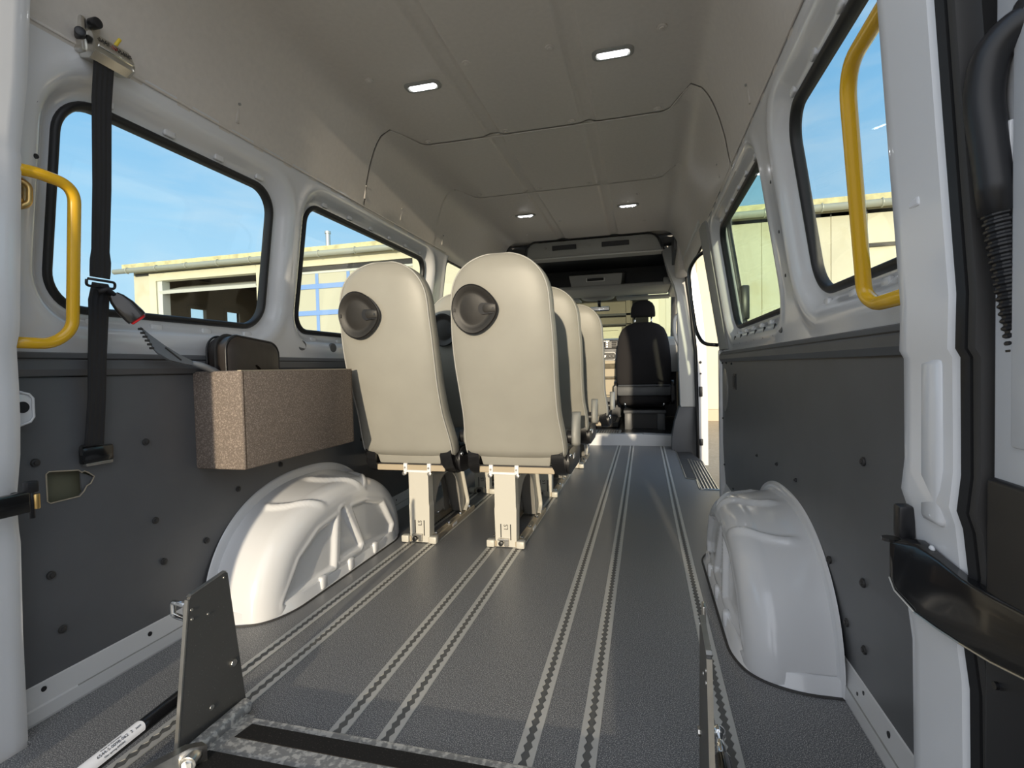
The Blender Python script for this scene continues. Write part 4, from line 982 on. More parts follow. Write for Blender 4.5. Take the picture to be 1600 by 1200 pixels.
b = MB(); b.tube([p for p in bagring(-1.295, -0.0015)][0:26], 0.0045, 6, flat=(1.6, 0.5)); b.done('zip', M['rubber_soft'], bg_)

isc = thing('ice_scraper', (-1.30, 1.30, 0.806), 'grey plastic ice scraper leaning out of the carpeted box', 'ice scraper')
hp = [Vector((-1.29, 1.314, 0.797)), Vector((-1.29, 1.300, 0.803)), Vector((-1.292, 1.26, 0.818)), Vector((-1.295, 1.225, 0.827))]
b = MB(); b.tube(hp, 0.012, 10, radii=[0.011, 0.0125, 0.013, 0.010], flat=(1.15, 0.75)); b.done('handle', M['scraper'], isc, smooth=True)
b = MB(); b.loft([[(-1.295 + sx * t, y, z) for sx, y, z in ((-1, y0, z0), (1, y0, z0), (1, y1, z1), (-1, y1, z1))] for t, y0, z0, y1, z1 in ((0.006, 1.228, 0.820, 1.222, 0.834), (0.007, 1.19, 0.826, 1.182, 0.850), (0.006, 1.15, 0.835, 1.135, 0.876), (0.004, 1.118, 0.853, 1.095, 0.903), (0.002, 1.108, 0.862, 1.072, 0.922))]); bl = b.done('blade', M['scraper'], isc, angle=40)
for k in range(6):
    t = (k + 0.5) / 6; y, z = 1.108 + (1.072 - 1.108) * t, 0.862 + (0.922 - 0.862) * t
    b = MB(); b.box((-1.2985, y - 0.009, z - 0.003), (-1.2915, y + 0.001, z + 0.003), 0.001); b.done('blade_tooth', M['rubber_soft'], bl)
b = MB(); b.box((-1.289, 1.13, 0.850), (-1.286, 1.19, 0.854), 0.001, rot=Matrix.Rotation(-0.62, 3, 'X')); b.done('blade_rib', M['rubber_soft'], bl)

# ------------------------------------------------------------------ shoulder belt with retractor
_first = len(COL.objects)
rt = thing('belt_retractor', (-1.24, 0.985, 1.6), 'silver shoulder belt retractor bolted above the left rear window', 'seat belt')
rot = Matrix.Rotation(math.radians(8), 3, 'X')
b = MB(); rows = []
for y, q in ((0.945, 0.006), (0.948, 0.0), (1.035, 0.0), (1.046, 0.004), (1.052, 0.014)):
    rows.append([(x, y, z) for x, z in ((-1.262, 1.538 + q), (-1.232 - q, 1.532 + q), (-1.214 - q, 1.546 + q * 0.5), (-1.212 - q, 1.562), (-1.222 - q, 1.590 - q), (-1.240, 1.600 - q), (-1.262, 1.600 - q))])
b.loft(rows); b.done('housing', M['cast'], rt, angle=30)
b = MB(); b.box((-1.220, 0.955, 1.5585), (-1.2095, 1.040, 1.565), 0.002); b.done('housing_rib', M['chrome'], rt, angle=40)
text('brand_mark', 'SAFE    TRANS', 0.0125, frame((0, 1, 0), (-0.30, 0, 1), (1, 0, 0.30), (-1.2155, 0.998, 1.578)), M['ink'], rt)
text('brand_initials', 'LT', 0.0125, frame((0, 1, 0), (-0.30, 0, 1), (1, 0, 0.30), (-1.2155, 0.997, 1.578)), M['red'], rt)
b = MB(); b.box((-1.270, 0.935, 1.545), (-1.236, 0.950, 1.625), 0.006); b.done('side_plate', M['steel'], rt, angle=40)
b = MB(); b.prism(rrect(0.945, 0.984, 1.575, 1.640, 0.016), lambda a, c, d: (d, a, c), -1.252, -1.244, 0.002); b.done('top_plate', M['steel'], rt, angle=40)
b = MB(); b.cyl((-1.246, 0.965, 1.620), (-1.222, 0.965, 1.620), 0.012, 16, bev=0.003); b.done('bolt_cap', M['black'], rt, angle=40)
b = MB(); b.cyl((-1.250, 0.942, 1.578), (-1.226, 0.926, 1.578), 0.011, 14, bev=0.003); b.done('bolt_cap', M['black'], rt, angle=40)
b = MB(); b.cyl((-1.235, 1.012, 1.596), (-1.228, 1.020, 1.616), 0.0042, 10, bev=0.001); b.done('release_pin', M['yellow_plastic'], rt, angle=40)
# webbing
def strip(name, pts, w, m_, parent, ribs=4):
    """pts: (x,y,z, width scale) -> ribbed ribbon facing the aisle"""
    b = MB(); rows = []
    for x, y, z, k in pts:
        pr = []
        nrm = 2 * ribs + 1
        for i in range(nrm):
            u = -0.5 + i / (nrm - 1); pr.append((x + 0.0012 + (0.0008 if i % 2 else 0), y + u * w * k, z))
        for i in range(nrm): 
            u = 0.5 - i / (nrm - 1); pr.append((x - 0.0012, y + u * w * k, z))
        rows.append(pr)
    b.loft(rows); return b.done(name, m_, parent)
strip('upper_webbing', [(-1.236, 0.985, 1.548, 1.0), (-1.246, 0.982, 1.45, 0.97), (-1.262, 0.985, 1.25, 0.93), (-1.280, 0.988, 1.10, 0.90), (-1.283, 0.989, 1.075, 1.05), (-1.287, 0.990, 1.050, 1.05), (-1.289, 0.990, 1.035, 1.0)], 0.047, M['web'], rt)
b = MB(); b.tube(bend([(-1.284, 0.958, 1.028), (-1.284, 1.023, 1.028), (-1.289, 1.025, 1.012), (-1.289, 0.957, 1.012), (-1.284, 0.955, 1.026)], 0.008), 0.0032, 8); b.done('adjuster_loop', M['black'], rt, smooth=True)
strip('lower_webbing', [(-1.289, 0.990, 1.022, 0.8), (-1.290, 0.992, 1.005, 1.05), (-1.296, 0.990, 0.98, 1.05), (-1.302, 0.992, 0.94, 1.0), (-1.318, 0.996, 0.84, 0.94), (-1.330, 0.999, 0.74, 0.92), (-1.345, 0.998, 0.62, 0.98)], 0.047, M['web'], rt)
# buckle
D = Vector((0.42, 0.50, -0.80)).normalized(); N = Vector((0.7, -0.7, 0.0)); N = (N - D * N.dot(D)).normalized(); Wd = D.cross(N).normalized()
bo = Vector((-1.278, 1.012, 0.995)); rows = []
for t, w, h in ((0.0, 0.012, 0.008), (0.012, 0.018, 0.012), (0.035, 0.023, 0.015), (0.065, 0.024, 0.016), (0.074, 0.023, 0.0155)):
    rows.append([tuple(bo + D * t + Wd * (w * math.copysign(abs(math.cos(q)) ** 0.5, math.cos(q))) + N * (h * math.copysign(abs(math.sin(q)) ** 0.6, math.sin(q)))) for q in linspace(0, 2 * PI, 29)[:-1]])
b = MB(); b.loft(rows); bk = b.done('buckle', M['black_gloss'], rt, angle=40)
rows = []
for t, s_ in ((0.072, 0.85), (0.078, 0.83), (0.080, 0.72)):
    rows.append([tuple(bo + D * t + Wd * (0.022 * s_ * math.copysign(abs(math.cos(q)) ** 0.5, math.cos(q))) + N * (0.003 + 0.010 * s_ * math.copysign(abs(math.sin(q)) ** 0.6, math.sin(q)))) for q in linspace(0, 2 * PI, 29)[:-1]])
b = MB(); b.loft(rows); b.done('release_button', M['red'], bk, angle=40)
b = MB(); b.tube([(-1.29, 0.985, 1.0), (-1.282, 1.0, 1.008), tuple(bo)], 0.010, 8, flat=(1.3, 0.7)); b.done('buckle_stalk', M['web'], rt, smooth=True)
# lower anchor fitting
b = MB(); b.box((-1.356, 0.966, 0.576), (-1.338, 1.042, 0.618), 0.005); an = b.done('floor_anchor', M['black_gloss'], rt, angle=40)
b = MB(); b.box((-1.354, 0.974, 0.570), (-1.340, 1.040, 0.578), 0.002); b.done('anchor_edge', M['steel'], an)
b = MB(); b.tube(bend([(-1.344, 0.968, 0.60), (-1.344, 0.964, 0.622), (-1.344, 0.977, 0.622)], 0.006), 0.004, 6); b.done('anchor_hook', M['black'], an)

# set the whole belt to its mount
rt['_loc'] = [-1.24, 0.963, 1.6]; rt.location = (-1.24, 0.963, 1.6)

# ------------------------------------------------------------------ yellow grab handles
for pts, lb in (([(-1.262, 0.775, 1.229), (-1.252, 0.815, 1.232), (-1.250, 0.892, 1.226), (-1.296, 0.905, 0.905), (-1.303, 0.868, 0.870), (-1.306, 0.78, 0.870)], 'yellow tubular grab handle on the left rear post'),
                ([(0.318, 0.75, 1.262), (0.326, 0.851, 1.270), (0.328, 0.965, 1.266), (0.383, 1.044, 0.905), (0.388, 1.010, 0.885), (0.388, 0.80, 0.887)], 'yellow tubular grab handle on the right rear post')):
    b = MB(); b.tube(bend(pts, 0.055, 9), 0.0125, 16); h_ = b.done('grab_bar', M['yellow'], None, smooth=True)
    tag(h_, lb, 'grab handle', 'yellow grab handles of the rear entrance')

# latch hook and striker plate on the left post, black strap end
lk = thing('door_latch', (-1.27, 0.80, 1.2), 'yellow zinc latch hook on the left rear post below the handle', 'latch')
b = MB(); b.prism(rrect(0.782, 0.822, 1.155, 1.222, 0.012), lambda a, c, d: (d, a, c), -1.285, -1.279, 0.002); b.done('latch_plate', M['steel'], lk, angle=40)
b = MB(); b.tube(bend([(-1.272, 0.795, 1.155), (-1.268, 0.812, 1.165), (-1.268, 0.814, 1.205), (-1.274, 0.796, 1.214)], 0.012), 0.0065, 8); b.done('latch_hook', M['gold'], lk, smooth=True)
b = MB(); b.cyl((-1.282, 0.795, 1.166), (-1.272, 0.795, 1.166), 0.013, 14, bev=0.003); b.done('latch_roller', M['gold'], lk, angle=40)
b = MB(); b.cyl((-1.272, 0.787, 1.236), (-1.262, 0.787, 1.236), 0.005, 10); b.done('latch_hole', M['black'], lk)
sp = thing('buffer_plate', (-1.30, 0.80, 0.73), 'white bracket with a round black hole on the left post', 'bracket')
b = MB(); pl = [(0.76, 0.770), (0.800, 0.766), (0.826, 0.757), (0.833, 0.748), (0.833, 0.706), (0.826, 0.696), (0.790, 0.684), (0.76, 0.678)]
b.prism(pl, lambda a, c, d: (d, a, c), -1.335, -1.322, 0.004); b.done('plate', M['paint'], sp, angle=40)
b = MB(); b.tube([(-1.321, a, c) for a, c in pl[1:7]], 0.0028, 6); b.done('plate_rim', M['paint'], sp, smooth=True)
b = MB(); b.cyl((-1.324, 0.813, 0.729), (-1.3205, 0.813, 0.729), 0.0125, 24); b.done('hole', M['black'], sp)
ha = thing('door_strap', (-1.25, 0.75, 0.53), 'black door check strap reaching out from the left post', 'door strap')
b = MB(); b.box((-1.262, 0.50, 0.512), (-1.244, 0.772, 0.556), 0.004); b.done('strap_arm', M['black_gloss'], ha, angle=40)
b = MB(); b.cyl((-1.252, 0.777, 0.498), (-1.252, 0.777, 0.575), 0.0055, 12); b.done('hinge_pin', M['black'], ha, smooth=True)
b = MB(); b.box((-1.260, 0.766, 0.552), (-1.244, 0.788, 0.576), 0.003); b.done('pin_cap', M['black'], ha, angle=40)
b = MB(); b.cyl((-1.249, 0.784, 0.516), (-1.249, 0.784, 0.548), 0.0065, 12, bev=0.002); b.done('roller', M['gold'], ha, angle=40)
b = MB(); b.box((-1.32, 0.770, 0.515), (-1.25, 0.785, 0.550), 0.003); b.done('strap_mount', M['black'], ha, angle=40)

# big curved check strap on the right
cs = thing('door_check_arm', (0.34, 0.76, 0.5), 'broad curved black check arm between the right post and its door', 'door strap')
path = [(0.3015, 0.746, 0.557), (0.304, 0.738, 0.559), (0.3175, 0.720, 0.562), (0.3265, 0.690, 0.555), (0.334, 0.660, 0.546), (0.338, 0.615, 0.545), (0.3395, 0.570, 0.549), (0.340, 0.45, 0.556)]
hh_ = (0.046, 0.062, 0.083, 0.080, 0.072, 0.066, 0.060, 0.056)
b = MB(); rows = []
for k, ((x, y, z), h) in enumerate(zip(path, hh_)):
    q = 0.018 if k < 3 else 0.012; dy = 0.016 if k < 3 else 0.006
    rows.append([(x, y, z - 0.003), (x + 0.002, y + 0.001, z), (x + q, y + dy, z + 0.001), (x + q, y + dy, z - h), (x, y, z - h)])
b.loft(rows); b.done('arm', M['black_gloss'], cs, angle=50)
b = MB(); b.box((0.316, 0.755, 0.555), (0.335, 0.775, 0.600), 0.004); b.done('arm_pivot', M['black'], cs, angle=40)
b = MB(); b.cyl((0.305, 0.752, 0.556), (0.305, 0.752, 0.560), 0.010, 12); b.done('pivot_washer', M['black_gloss'], cs)
b = MB(); b.tube([(x - 0.001, y - 0.001, z - h) for (x, y, z), h in zip(path, hh_)], 0.0012, 6); b.done('arm_edge', M['alu'], cs)

# corrugated cable duct on the right door
hz = thing('cable_duct', (0.36, 0.60, 1.0), 'black corrugated cable hose with an elbow on the right rear door', 'cable duct')
el = [(0.385, 0.585, 1.105), (0.352, 0.605, 1.108), (0.336, 0.618, 1.088), (0.333, 0.624, 1.05), (0.340, 0.622, 0.99), (0.3455, 0.620, 0.932)]
b = MB(); b.tube(bend(el, 0.03, 8), 0.0165, 16); b.done('elbow', M['black'], hz, smooth=True)
b = MB(); b.ball((0.366, 0.598, 1.118), 0.020, 16, (1.1, 1, 0.8)); b.done('elbow_cap', M['black'], hz, smooth=True)
b = MB(); a0, a1 = Vector((0.3455, 0.620, 0.934)), Vector((0.372, 0.612, 0.74)); pts, rad = [], []
for k in range(4 * 26 + 1):
    t = k / (4 * 26); pts.append(a0.lerp(a1, t)); rad.append(0.0128 + (0.0022 if k % 4 in (1, 2) else 0))
b.tube(pts, 0.012, 14, radii=rad); b.done('corrugated_hose', M['black'], hz)
pk = thing('door_pocket', (0.35, 0.6, 0.2), 'black moulded housing low on the right rear door', 'housing')
b = MB(); b.box((0.3435, 0.20, 0.10), (0.375, 0.6375, 0.665), 0.006, seg=3); b.done('housing', M['black'], pk, angle=40)
b = MB(); b.cyl((0.344, 0.615, 0.455), (0.3405, 0.615, 0.455), 0.004, 10); b.done('housing_screw', M['black_gloss'], pk)

# ------------------------------------------------------------------ wheelchair ramp at the rear edge
rp_ = thing('folding_ramp', (-0.42, 0.75, 0.01), 'galvanised folding ramp with black grip strips at the rear edge', 'ramp')
b = MB(); b.box((-0.885, 0.35, 0.004), (0.055, 0.938, 0.018), 0.002); b.done('ramp_deck', M['galv'], rp_)
b = MB(); b.cyl((-0.902, 0.72, 0.024), (-0.902, 0.962, 0.024), 0.017, 18); b.box((-0.905, 0.72, 0.004), (-0.862, 0.945, 0.019), 0.003); b.done('ramp_tube', M['galv'], rp_, angle=40)
b = MB(); b.cyl((0.064, 0.72, 0.024), (0.064, 0.962, 0.024), 0.017, 18); b.done('ramp_tube', M['galv'], rp_, angle=40)
for y0, y1, dx in ((0.876, 0.918, 0.0), (0.772, 0.832, -0.03), (0.66, 0.72, -0.03), (0.54, 0.60, -0.03)):
    b = MB(); b.prism([(-0.848 + dx, y1), (0.03, y1), (0.03, y0), (-0.856 + dx, y0)], lambda a, c, d: (a, c, d), 0.0178, 0.0196); b.done('grip_strip', M['grip'], rp_)
for x, s, nm in ((-0.928, -1, 'side_plate'), (0.093, 1, 'side_plate')):
    pl = [(0.800, 0.006), (0.843, 0.322), (0.850, 0.331), (0.938, 0.345), (0.946, 0.340), (0.986, 0.010), (0.93, 0.006)]
    b = MB(); b.prism(pl, lambda a, c, d: (d, a, c), x - 0.004, x + 0.004, 0.0008); pt = b.done(nm, M['steel_plate'], rp_)
    b = MB(); b.prism([(0.797, 0.006), (0.840, 0.3235), (0.8435, 0.3225), (0.8005, 0.006)], lambda a, c, d: (d, a, c), x - 0.0043, x + 0.0043); b.prism([(0.8435, 0.3285), (0.85, 0.3325), (0.94, 0.3465), (0.945, 0.344), (0.938, 0.344), (0.85, 0.330)], lambda a, c, d: (d, a, c), x - 0.0043, x + 0.0043); b.done('plate_edge', M['alu'], pt)
    for y, z, r in ((0.950, 0.129, 0.0085), (0.888, 0.065, 0.006), (0.848, 0.300, 0.0035), (0.848, 0.280, 0.0035), (0.888, 0.272, 0.003), (0.935, 0.333, 0.003)):
        b = MB(); b.cyl((x - s * 0.003, y, z), (x - s * (0.009 if r > 0.008 else 0.0055), y, z), r, 8 if r > 0.008 else 12, bev=0.001); b.done('plate_bolt', M['steel'], pt, angle=40)
b = MB(); b.prism(rrect(0.852, 0.880, 0.262, 0.306, 0.004), lambda a, c, d: (d, a, c), -0.952, -0.945, 0.001); ct = b.done('catch_plate', M['steel'], rp_)
b = MB(); b.tube(bend([(-0.955, 0.872, 0.292), (-1.015, 0.885, 0.292), (-1.015, 0.885, 0.262), (-0.955, 0.872, 0.262)], 0.006), 0.006, 8, closed=True); b.done('catch_loop', M['chrome'], rp_, smooth=True)
# swing link with pivot at the near corner
b = MB(); b.loft([[(x, y, z) for x, y, z in ((xx, yy, 0.024 + hh), (xx + 0.018, yy - 0.006, 0.024 + hh), (xx + 0.018, yy - 0.006, 0.018), (xx, yy, 0.018))] for xx, yy, hh in ((-0.985, 0.60, 0.022), (-0.918, 0.745, 0.032), (-0.893, 0.792, 0.034), (-0.876, 0.815, 0.026))]); b.done('swing_link', M['steel'], rp_, angle=40)
b = MB(); b.cyl((-0.878, 0.800, 0.038), (-0.868, 0.772, 0.036), 0.016, 18, bev=0.003); lv = b.done('link_pivot', M['steel'], rp_, angle=40)
b = MB(); b.cyl((-0.869, 0.774, 0.036), (-0.866, 0.768, 0.036), 0.010, 6); b.done('pivot_nut', M['chrome'], lv)
# folded outer leaf behind, low
b = MB(); b.box((-0.87, -0.45, 0.012), (0.04, 0.46, 0.030), 0.003); b.done('outer_leaf', M['galv'], rp_)
# gas struts
gs = thing('gas_strut', (-0.99, 0.80, 0.07), 'black gas strut with a white label behind the left ramp plate', 'gas strut')
A, Bq = Vector((-0.985, 0.925, 0.098)), Vector((-1.005, 0.66, 0.066))
b = MB(); b.cyl(A, Bq, 0.0145, 20, bev=0.003); b.done('strut_body', M['black_gloss'], gs, angle=40)
b = MB(); b.cyl(A, A + Vector((0.003, 0.06, 0.008)), 0.006, 12); b.done('strut_rod', M['chrome'], gs, smooth=True)
ax = (Bq - A).normalized(); pt0 = A.lerp(Bq, 0.52); 
vn = Vector((0.52, -0.30, 0.80)); vn = (vn - ax * vn.dot(ax)).normalized(); vs_ = ax.cross(vn)
def on(c, u, w, r=0.0149): 
    al = w / r; return tuple(c + ax * u + (vn * math.cos(al) + vs_ * math.sin(al)) * r)
ws = linspace(-0.0145, 0.0145, 9); us = linspace(0.0, 0.15, 8)
lab = grid('strut_label', ws, us, lambda w, u: on(pt0, u + (0.004 * (w / 0.0145) ** 2 if u < 0.01 else 0), w), M['label'], gs)
def strut_text(body, size, u, w):
    al = w / 0.0149; nrm = vn * math.cos(al) + vs_ * math.sin(al); up_ = (nrm.cross(-ax))
    text('label_print', body, size, frame(-ax, up_, nrm, on(pt0, u, w, 0.0152)), M['ink'], lab, 0.0001)
strut_text('6544-S-0098-062  2', 0.0082, 0.055, 0.0)
strut_text('Gas spring 0450N', 0.0052, 0.060, -0.0075)
strut_text('Made in Germany', 0.0052, 0.058, 0.0075)
strut_text('3609', 0.0055, 0.012, -0.001)
gs2 = thing('gas_strut', (0.14, 1.0, 0.02), 'short black gas strut with a chrome rod beside the right ramp plate', 'gas strut')
b = MB(); b.cyl((0.130, 0.985, 0.060), (0.128, 0.80, 0.055), 0.0145, 20, bev=0.003); b.done('strut_body', M['black_gloss'], gs2, angle=40)
b = MB(); b.cyl((0.130, 0.98, 0.060), (0.132, 1.045, 0.062), 0.0085, 14); b.done('strut_rod', M['chrome'], gs2, smooth=True)
b = MB(); b.ball((0.132, 1.05, 0.062), 0.014, 14); b.cyl((0.10, 1.045, 0.062), (0.132, 1.05, 0.062), 0.005, 10); b.done('ball_joint', M['chrome'], gs2, smooth=True)
b = MB(); b.box((0.0975, 0.975, 0.245), (0.104, 1.0, 0.345), 0.002).cyl((0.097, 0.955, 0.235), (0.108, 0.955, 0.235), 0.008, 10).cyl((0.097, 0.955, 0.20), (0.106, 0.955, 0.20), 0.007, 10); b.done('lock_tab', M['steel'], gs2, angle=40)
b = MB(); b.cyl((0.068, 0.905, 0.075), (0.0892, 0.905, 0.075), 0.006, 10).cyl((0.066, 0.905, 0.075), (0.072, 0.905, 0.075), 0.010, 12); b.done('spacer_bolt', M['chrome'], rp_, angle=40)

# ------------------------------------------------------------------ side door hardware
gb = MB(); gb.tube(bend([(0.352, 3.18, 1.440), (0.315, 3.24, 1.425), (0.272, 3.30, 1.36), (0.285, 3.30, 1.18), (0.310, 3.30, 0.985), (0.345, 3.25, 0.905), (0.420, 3.19, 0.895)], 0.09, 8), 0.011, 12)
o = gb.done('grab_bar', M['black_gloss'], None, smooth=True); tag(o, 'black curved grab bar on the pillar behind the side door', 'grab bar')
gh = MB(); gh.tube(bend([(0.315, 4.90, 1.245), (0.275, 4.86, 1.20), (0.270, 4.86, 1.06), (0.325, 4.90, 0.935)], 0.10, 8), 0.017, 12, flat=(0.8, 1.1))
o = gh.done('grab_bar', M['light_grey'], None, smooth=True); tag(o, 'white curved plastic grab handle on the front pillar', 'grab handle')
# sliding door pushed back along the outside
sd = thing('sliding_door', (0.60, 2.7, 0.4), 'open white sliding door behind the right side windows, tinted green', 'door')
def sdx(z, o=0.0): return CX + halfw(z) + 0.115 + o
zo = [(2.03, -0.35), (3.36, -0.35), (3.36, 1.70), (2.03, 1.70)]
hole = rrect(2.17, 3.22, 0.93, 1.62, 0.08, 8)
sheet('door_skin', zo, [hole], 0.12, lambda u, v: (sdx(v, 0.05), u, v), M['paint'], sd, thick=0.03)
sheet('door_inner', zo, [rrect(2.15, 3.24, 0.91, 1.64, 0.08, 8)], 0.12, lambda u, v: (sdx(v, 0.0), u, v), M['paint'], sd, thick=0.004)
b = MB(); b.prism(rrect(2.14, 3.25, 0.90, 1.65, 0.09, 8), lambda a, c, d: (sdx(c, d), a, c), 0.052, 0.056); b.done('door_pane', M['glass_green'], sd)
b = MB(); b.tube([(sdx(z, 0.03), y, z) for y, z in rrect(2.165, 3.225, 0.925, 1.625, 0.08, 8)], 0.016, 8, closed=True); b.done('pane_seal', M['rubber'], sd, smooth=True)
b = MB(); b.tube([(sdx(z, 0.01), 2.025, z) for z in linspace(-0.35, 1.70, 14)], 0.012, 8); b.done('edge_seal', M['rubber'], sd, smooth=True)
b = MB(); b.tube([(sdx(z, 0.025), 2.06, z) for z in linspace(-0.35, 1.70, 14)], 0.022, 10); b.done('edge_fold', M['paint'], sd, smooth=True)
b = MB(); b.box((0.53, 3.08, 1.03), (0.575, 3.14, 1.22), 0.01); b.done('door_catch', M['black'], sd, angle=40)

# ------------------------------------------------------------------ yard and garage building
GZ = -0.65
o = sheet('ground', [(-60, -40), (60, -40), (60, 60), (-60, 60)], [], 10, lambda u, v: (u, v, GZ), M['paver'], smooth=False, thick=0.1); struct(o)
FY = 13.5
gb = thing('garage_building', (-4, FY, GZ), 'cream garage hall with gutter and several gates outside the windows', 'building')
gates = [(-15.55, -11.62, 3.93), (-10.6, -6.33, 3.99), (-4.3, 0.13, 3.9), (4.98, 8.6, 3.37)]
poly = [(-16.5, GZ), (-15.55, GZ)]
zone = []
x = -16.5
outl = [(-16.5, GZ)]
for g0, g1, gz in gates: outl += [(g0, GZ), (g0, gz), (g1, gz), (g1, GZ)]
outl += [(9.5, GZ), (9.5, 4.3), (-16.5, 4.3)]
b = MB(); b.prism(outl, lambda a, c, d: (a, d, c), FY, FY + 0.22); b.done('facade_wall', M['facade'], gb)
for g0, g1, gz in gates[:3]:
    b = MB()
    for x0, x1, z0, z1 in ((g0 - 0.28, g0, GZ, gz + 0.26), (g1, g1 + 0.26, GZ, gz + 0.26), (g0, g1, gz, gz + 0.26)): b.box((x0, FY - 0.035, z0), (x1, FY + 0.02, z1), 0.006)
    b.done('gate_surround', M['facade_trim'], gb)
xs = [0.55 + 0.742 * k for k in range(13)]
for k in range(12):
    top = 4.24; x0, x1 = xs[k], xs[k + 1]
    z0 = 3.45 if (x0 > 4.9 and x1 < 8.7) else -0.35
    b = MB(); b.box((x0 + 0.007, FY - 0.03, z0), (x1 - 0.007, FY + 0.01, top), 0.008); b.done('cladding_panel', M['facade'], gb)
b = MB(); b.box((0.5, FY - 0.06, GZ), (4.95, FY + 0.01, -0.36), 0.01); b.done('plinth', M['beige'], gb)
b = MB(); b.box((4.9, FY - 0.05, 3.37), (8.7, FY + 0.02, 3.44)); b.done('gate_lintel', M['dark_bar'], gb)
b = MB(); b.box((4.98, FY + 0.03, GZ), (8.6, FY + 0.08, 3.37)); b.done('gate_leaf', M['facade_trim'], gb)
b = MB(); b.prism([(FY - 0.16, 4.30), (FY - 0.02, 4.30), (FY + 2.6, 4.62), (FY + 2.6, 4.72), (FY - 0.10, 4.50)], lambda a, c, d: (d, a, c), -16.75, 9.7); b.done('roof', M['fascia'], gb)
b = MB(); b.box((-16.75, FY - 0.20, 4.335), (9.7, FY - 0.10, 4.52)); b.done('fascia_board', M['fascia'], gb)
b = MB(); b.tube([(-16.98, FY - 0.28, 4.285), (9.8, FY - 0.28, 4.285)], 0.085, 12); gt = b.done('gutter', M['gutter'], gb, smooth=True)
for k in range(22):
    b = MB(); x = -16.4 + k * 1.2; b.tube([(x, FY - 0.28 + 0.09 * math.cos(t), 4.285 + 0.09 * math.sin(t)) for t in linspace(0.2, PI * 1.6, 10)], 0.02, 6); b.done('gutter_bracket', M['gutter'], gt)
b = MB(); b.box((-16.4, FY - 0.03, 4.13), (9.5, FY + 0.01, 4.215)); b.done('painted_eaves_shadow', M['dark_bar'], gb)  # dark strip painted in as the shade under the eaves
b = MB(); b.cyl((-9.46, FY + 0.6, 4.4), (-9.46, FY + 0.6, 5.14), 0.075, 14); b.cyl((-9.46, FY + 0.6, 5.10), (-9.46, FY + 0.6, 5.17), 0.095, 14); b.done('flue', M['alu'], gb, angle=40)
# hall behind the gates
BY = 19.5
wins = [(-1.80, -0.90, 1.83, 2.10)]
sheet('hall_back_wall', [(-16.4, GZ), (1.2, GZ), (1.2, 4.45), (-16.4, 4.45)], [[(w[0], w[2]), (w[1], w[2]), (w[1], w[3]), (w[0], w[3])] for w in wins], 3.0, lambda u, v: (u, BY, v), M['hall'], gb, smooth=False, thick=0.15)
for w in wins:
    b = MB()
    for x0, x1, z0, z1 in ((w[0] - 0.12, w[0], w[2] - 0.1, w[3] + 0.12), (w[1], w[1] + 0.12, w[2] - 0.1, w[3] + 0.12), (w[0], w[1], w[3], w[3] + 0.12), (w[0], w[1], w[2] - 0.1, w[2])): b.box((x0, BY - 0.06, z0), (x1, BY + 0.1, z1))
    fw = b.done('hall_window', M['facade_trim'], gb)
    b = MB(); b.box((w[0], BY + 0.02, w[2]), (w[1], BY + 0.03, w[3])); b.done('pane', M['facade_trim'], fw)
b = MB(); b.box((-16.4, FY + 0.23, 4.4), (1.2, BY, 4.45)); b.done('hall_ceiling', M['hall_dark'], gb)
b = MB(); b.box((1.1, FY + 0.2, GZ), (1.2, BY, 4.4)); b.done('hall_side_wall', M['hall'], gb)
b = MB(); b.box((-2.6, BY - 0.3, 2.62), (-0.40, BY - 0.18, 2.70)).box((-2.6, BY - 0.3, 2.28), (-0.40, BY - 0.22, 2.32)); b.done('hall_rail', M['dark_bar'], gb)
swins = [(15.49, 16.19, 2.80, 3.30), (17.21, 17.87, 2.75, 3.34)]
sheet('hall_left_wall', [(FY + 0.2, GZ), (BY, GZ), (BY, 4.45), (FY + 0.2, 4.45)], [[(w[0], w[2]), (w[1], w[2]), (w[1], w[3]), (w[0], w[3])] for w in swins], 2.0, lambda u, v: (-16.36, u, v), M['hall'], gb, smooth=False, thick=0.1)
for w in swins:
    b = MB()
    for y0, y1, z0, z1 in ((w[0] - 0.1, w[0], w[2] - 0.1, w[3] + 0.1), (w[1], w[1] + 0.1, w[2] - 0.1, w[3] + 0.1), (w[0], w[1], w[3], w[3] + 0.1), (w[0], w[1], w[2] - 0.1, w[2])): b.box((-16.46, y0, z0), (-16.30, y1, z1))
    fw = b.done('hall_window', M['hall'], gb)
    b = MB(); b.box((-16.42, w[0], w[2]), (-16.41, w[1], w[3])); b.done('pane', M['glass'], fw)
for z in (3.1, 4.2):
    b = MB(); b.box((-16.3, BY - 0.25, z), (-6, BY - 0.1, z + 0.12)); b.done('hall_beam', M['hall_dark'], gb)
for k in range(7):
    b = MB(); x = -16.2 + k * 2.6; b.box((x, BY - 0.3, GZ), (x + 0.16, BY - 0.1, 4.4)); b.done('hall_column', M['hall'], gb)
# gate leaf half lifted in the left gate
b = MB(); b.prism([(FY - 0.02, 3.60), (FY + 0.02, 3.50), (FY + 1.1, 3.86), (FY + 1.05, 3.93)], lambda a, c, d: (d, a, c), -15.45, -11.66); b.done('lifted_gate_leaf', M['zinc_door'], gb)
b = MB(); b.box((-15.55, FY + 0.02, GZ), (-15.35, FY + 0.3, 3.93)); b.done('gate_jamb', M['zinc_door'], gb)
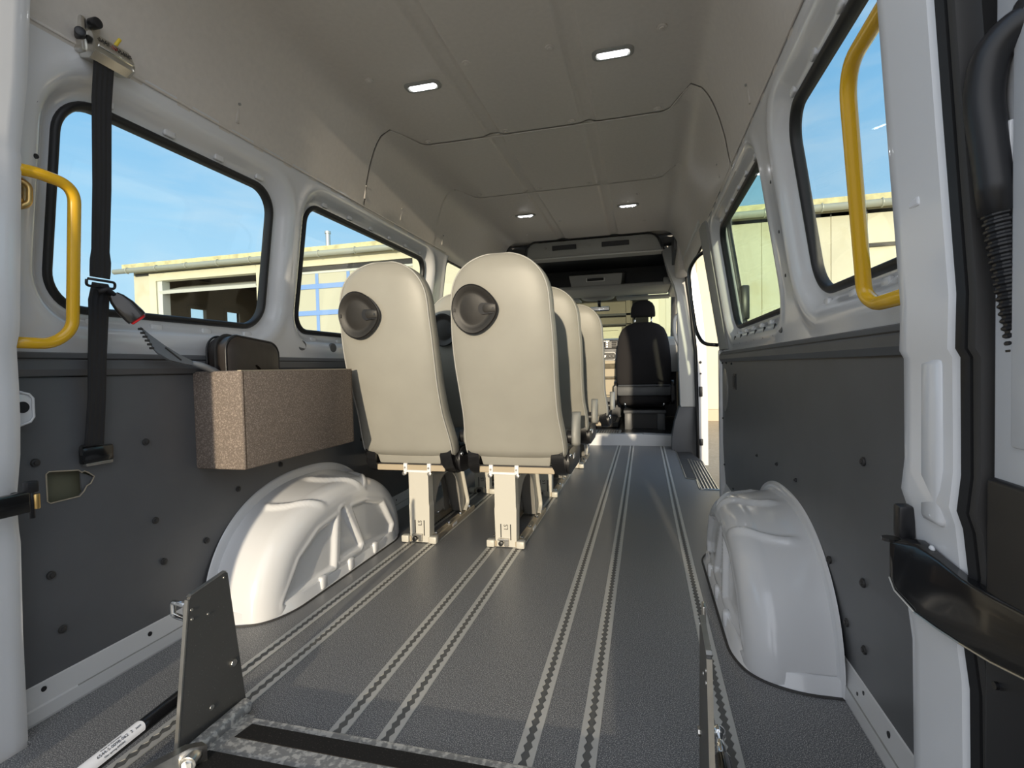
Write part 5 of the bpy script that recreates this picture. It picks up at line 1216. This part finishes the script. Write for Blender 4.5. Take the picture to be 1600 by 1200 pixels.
# sectional gate with blue rails
g0, g1, gz = gates[1]
b = MB(); b.box((g0, FY + 0.02, gz - 0.13), (g1, FY + 0.08, gz)); b.done('gate_gap', M['dark_bar'], gb)
rails = [3.86, 3.40, 2.60, 1.80, 1.0, 0.2, -0.6]; cols = [g0, -9.55, -8.48, -7.41, g1]
for i, z in enumerate(rails):
    b = MB(); b.box((g0, FY + 0.07, z - 0.075), (g1, FY + 0.12, z + 0.075), 0.01); b.done('gate_rail', M['blueframe'] if i else M['zinc_door'], gb)
for x in cols:
    b = MB(); b.box((x - 0.055, FY + 0.08, -0.6), (x + 0.055, FY + 0.115, 3.86), 0.008); b.done('gate_mullion', M['blueframe'], gb)
for i in range(6):
    for j in range(4):
        b = MB(); b.box((cols[j] + 0.03, FY + 0.095, rails[i + 1] + 0.04), (cols[j + 1] - 0.03, FY + 0.11, rails[i] - 0.04)); b.done('gate_pane', M['gatepane'], gb)

# ------------------------------------------------------------------ the person taking the picture stands behind the camera and casts the aisle's shadow
def person():
    J = [(0.235, -0.62, 0.22), (0.235, -0.62, 0.52), (0.235, -0.61, 0.76), (0.235, -0.58, 0.86), (0.235, -0.56, 0.98), (0.235, -0.55, 1.07),
         (0.135, -0.60, 0.20), (0.150, -0.58, -0.20), (0.155, -0.62, -0.58), (0.155, -0.50, -0.62),
         (0.335, -0.60, 0.20), (0.320, -0.58, -0.20), (0.315, -0.62, -0.58), (0.315, -0.50, -0.62),
         (0.095, -0.60, 0.70), (0.06, -0.48, 0.50), (0.05, -0.24, 0.70), (0.05, -0.16, 0.75),
         (0.375, -0.60, 0.70), (0.39, -0.48, 0.50), (0.25, -0.25, 0.68), (0.17, -0.16, 0.74)]
    Ed = [(0, 1), (1, 2), (2, 3), (3, 4), (4, 5), (0, 6), (6, 7), (7, 8), (8, 9), (0, 10), (10, 11), (11, 12), (12, 13), (2, 14), (14, 15), (15, 16), (16, 17), (2, 18), (18, 19), (19, 20), (20, 21)]
    Rr = [(0.14, 0.10), (0.135, 0.10), (0.13, 0.10), (0.055, 0.055), (0.075, 0.09), (0.07, 0.085), (0.085, 0.085), (0.06, 0.06), (0.042, 0.042), (0.035, 0.03), (0.085, 0.085), (0.06, 0.06), (0.042, 0.042), (0.035, 0.03), (0.055, 0.055), (0.042, 0.042), (0.032, 0.032), (0.028, 0.02), (0.055, 0.055), (0.042, 0.042), (0.032, 0.032), (0.028, 0.02)]
    me = bpy.data.meshes.new('person'); me.from_pydata(J, Ed, []); o = link('person', me, M['jacket'])
    md = o.modifiers.new('skin', 'SKIN'); md.use_smooth_shade = True
    for i, r in enumerate(Rr): me.skin_vertices[0].data[i].radius = r
    me.skin_vertices[0].data[0].use_root = True
    s = o.modifiers.new('sub', 'SUBSURF'); s.levels = 2; s.render_levels = 2
    return o
ph_ = person(); tag(ph_, 'person in dark clothes standing behind the open rear, holding a phone', 'person')
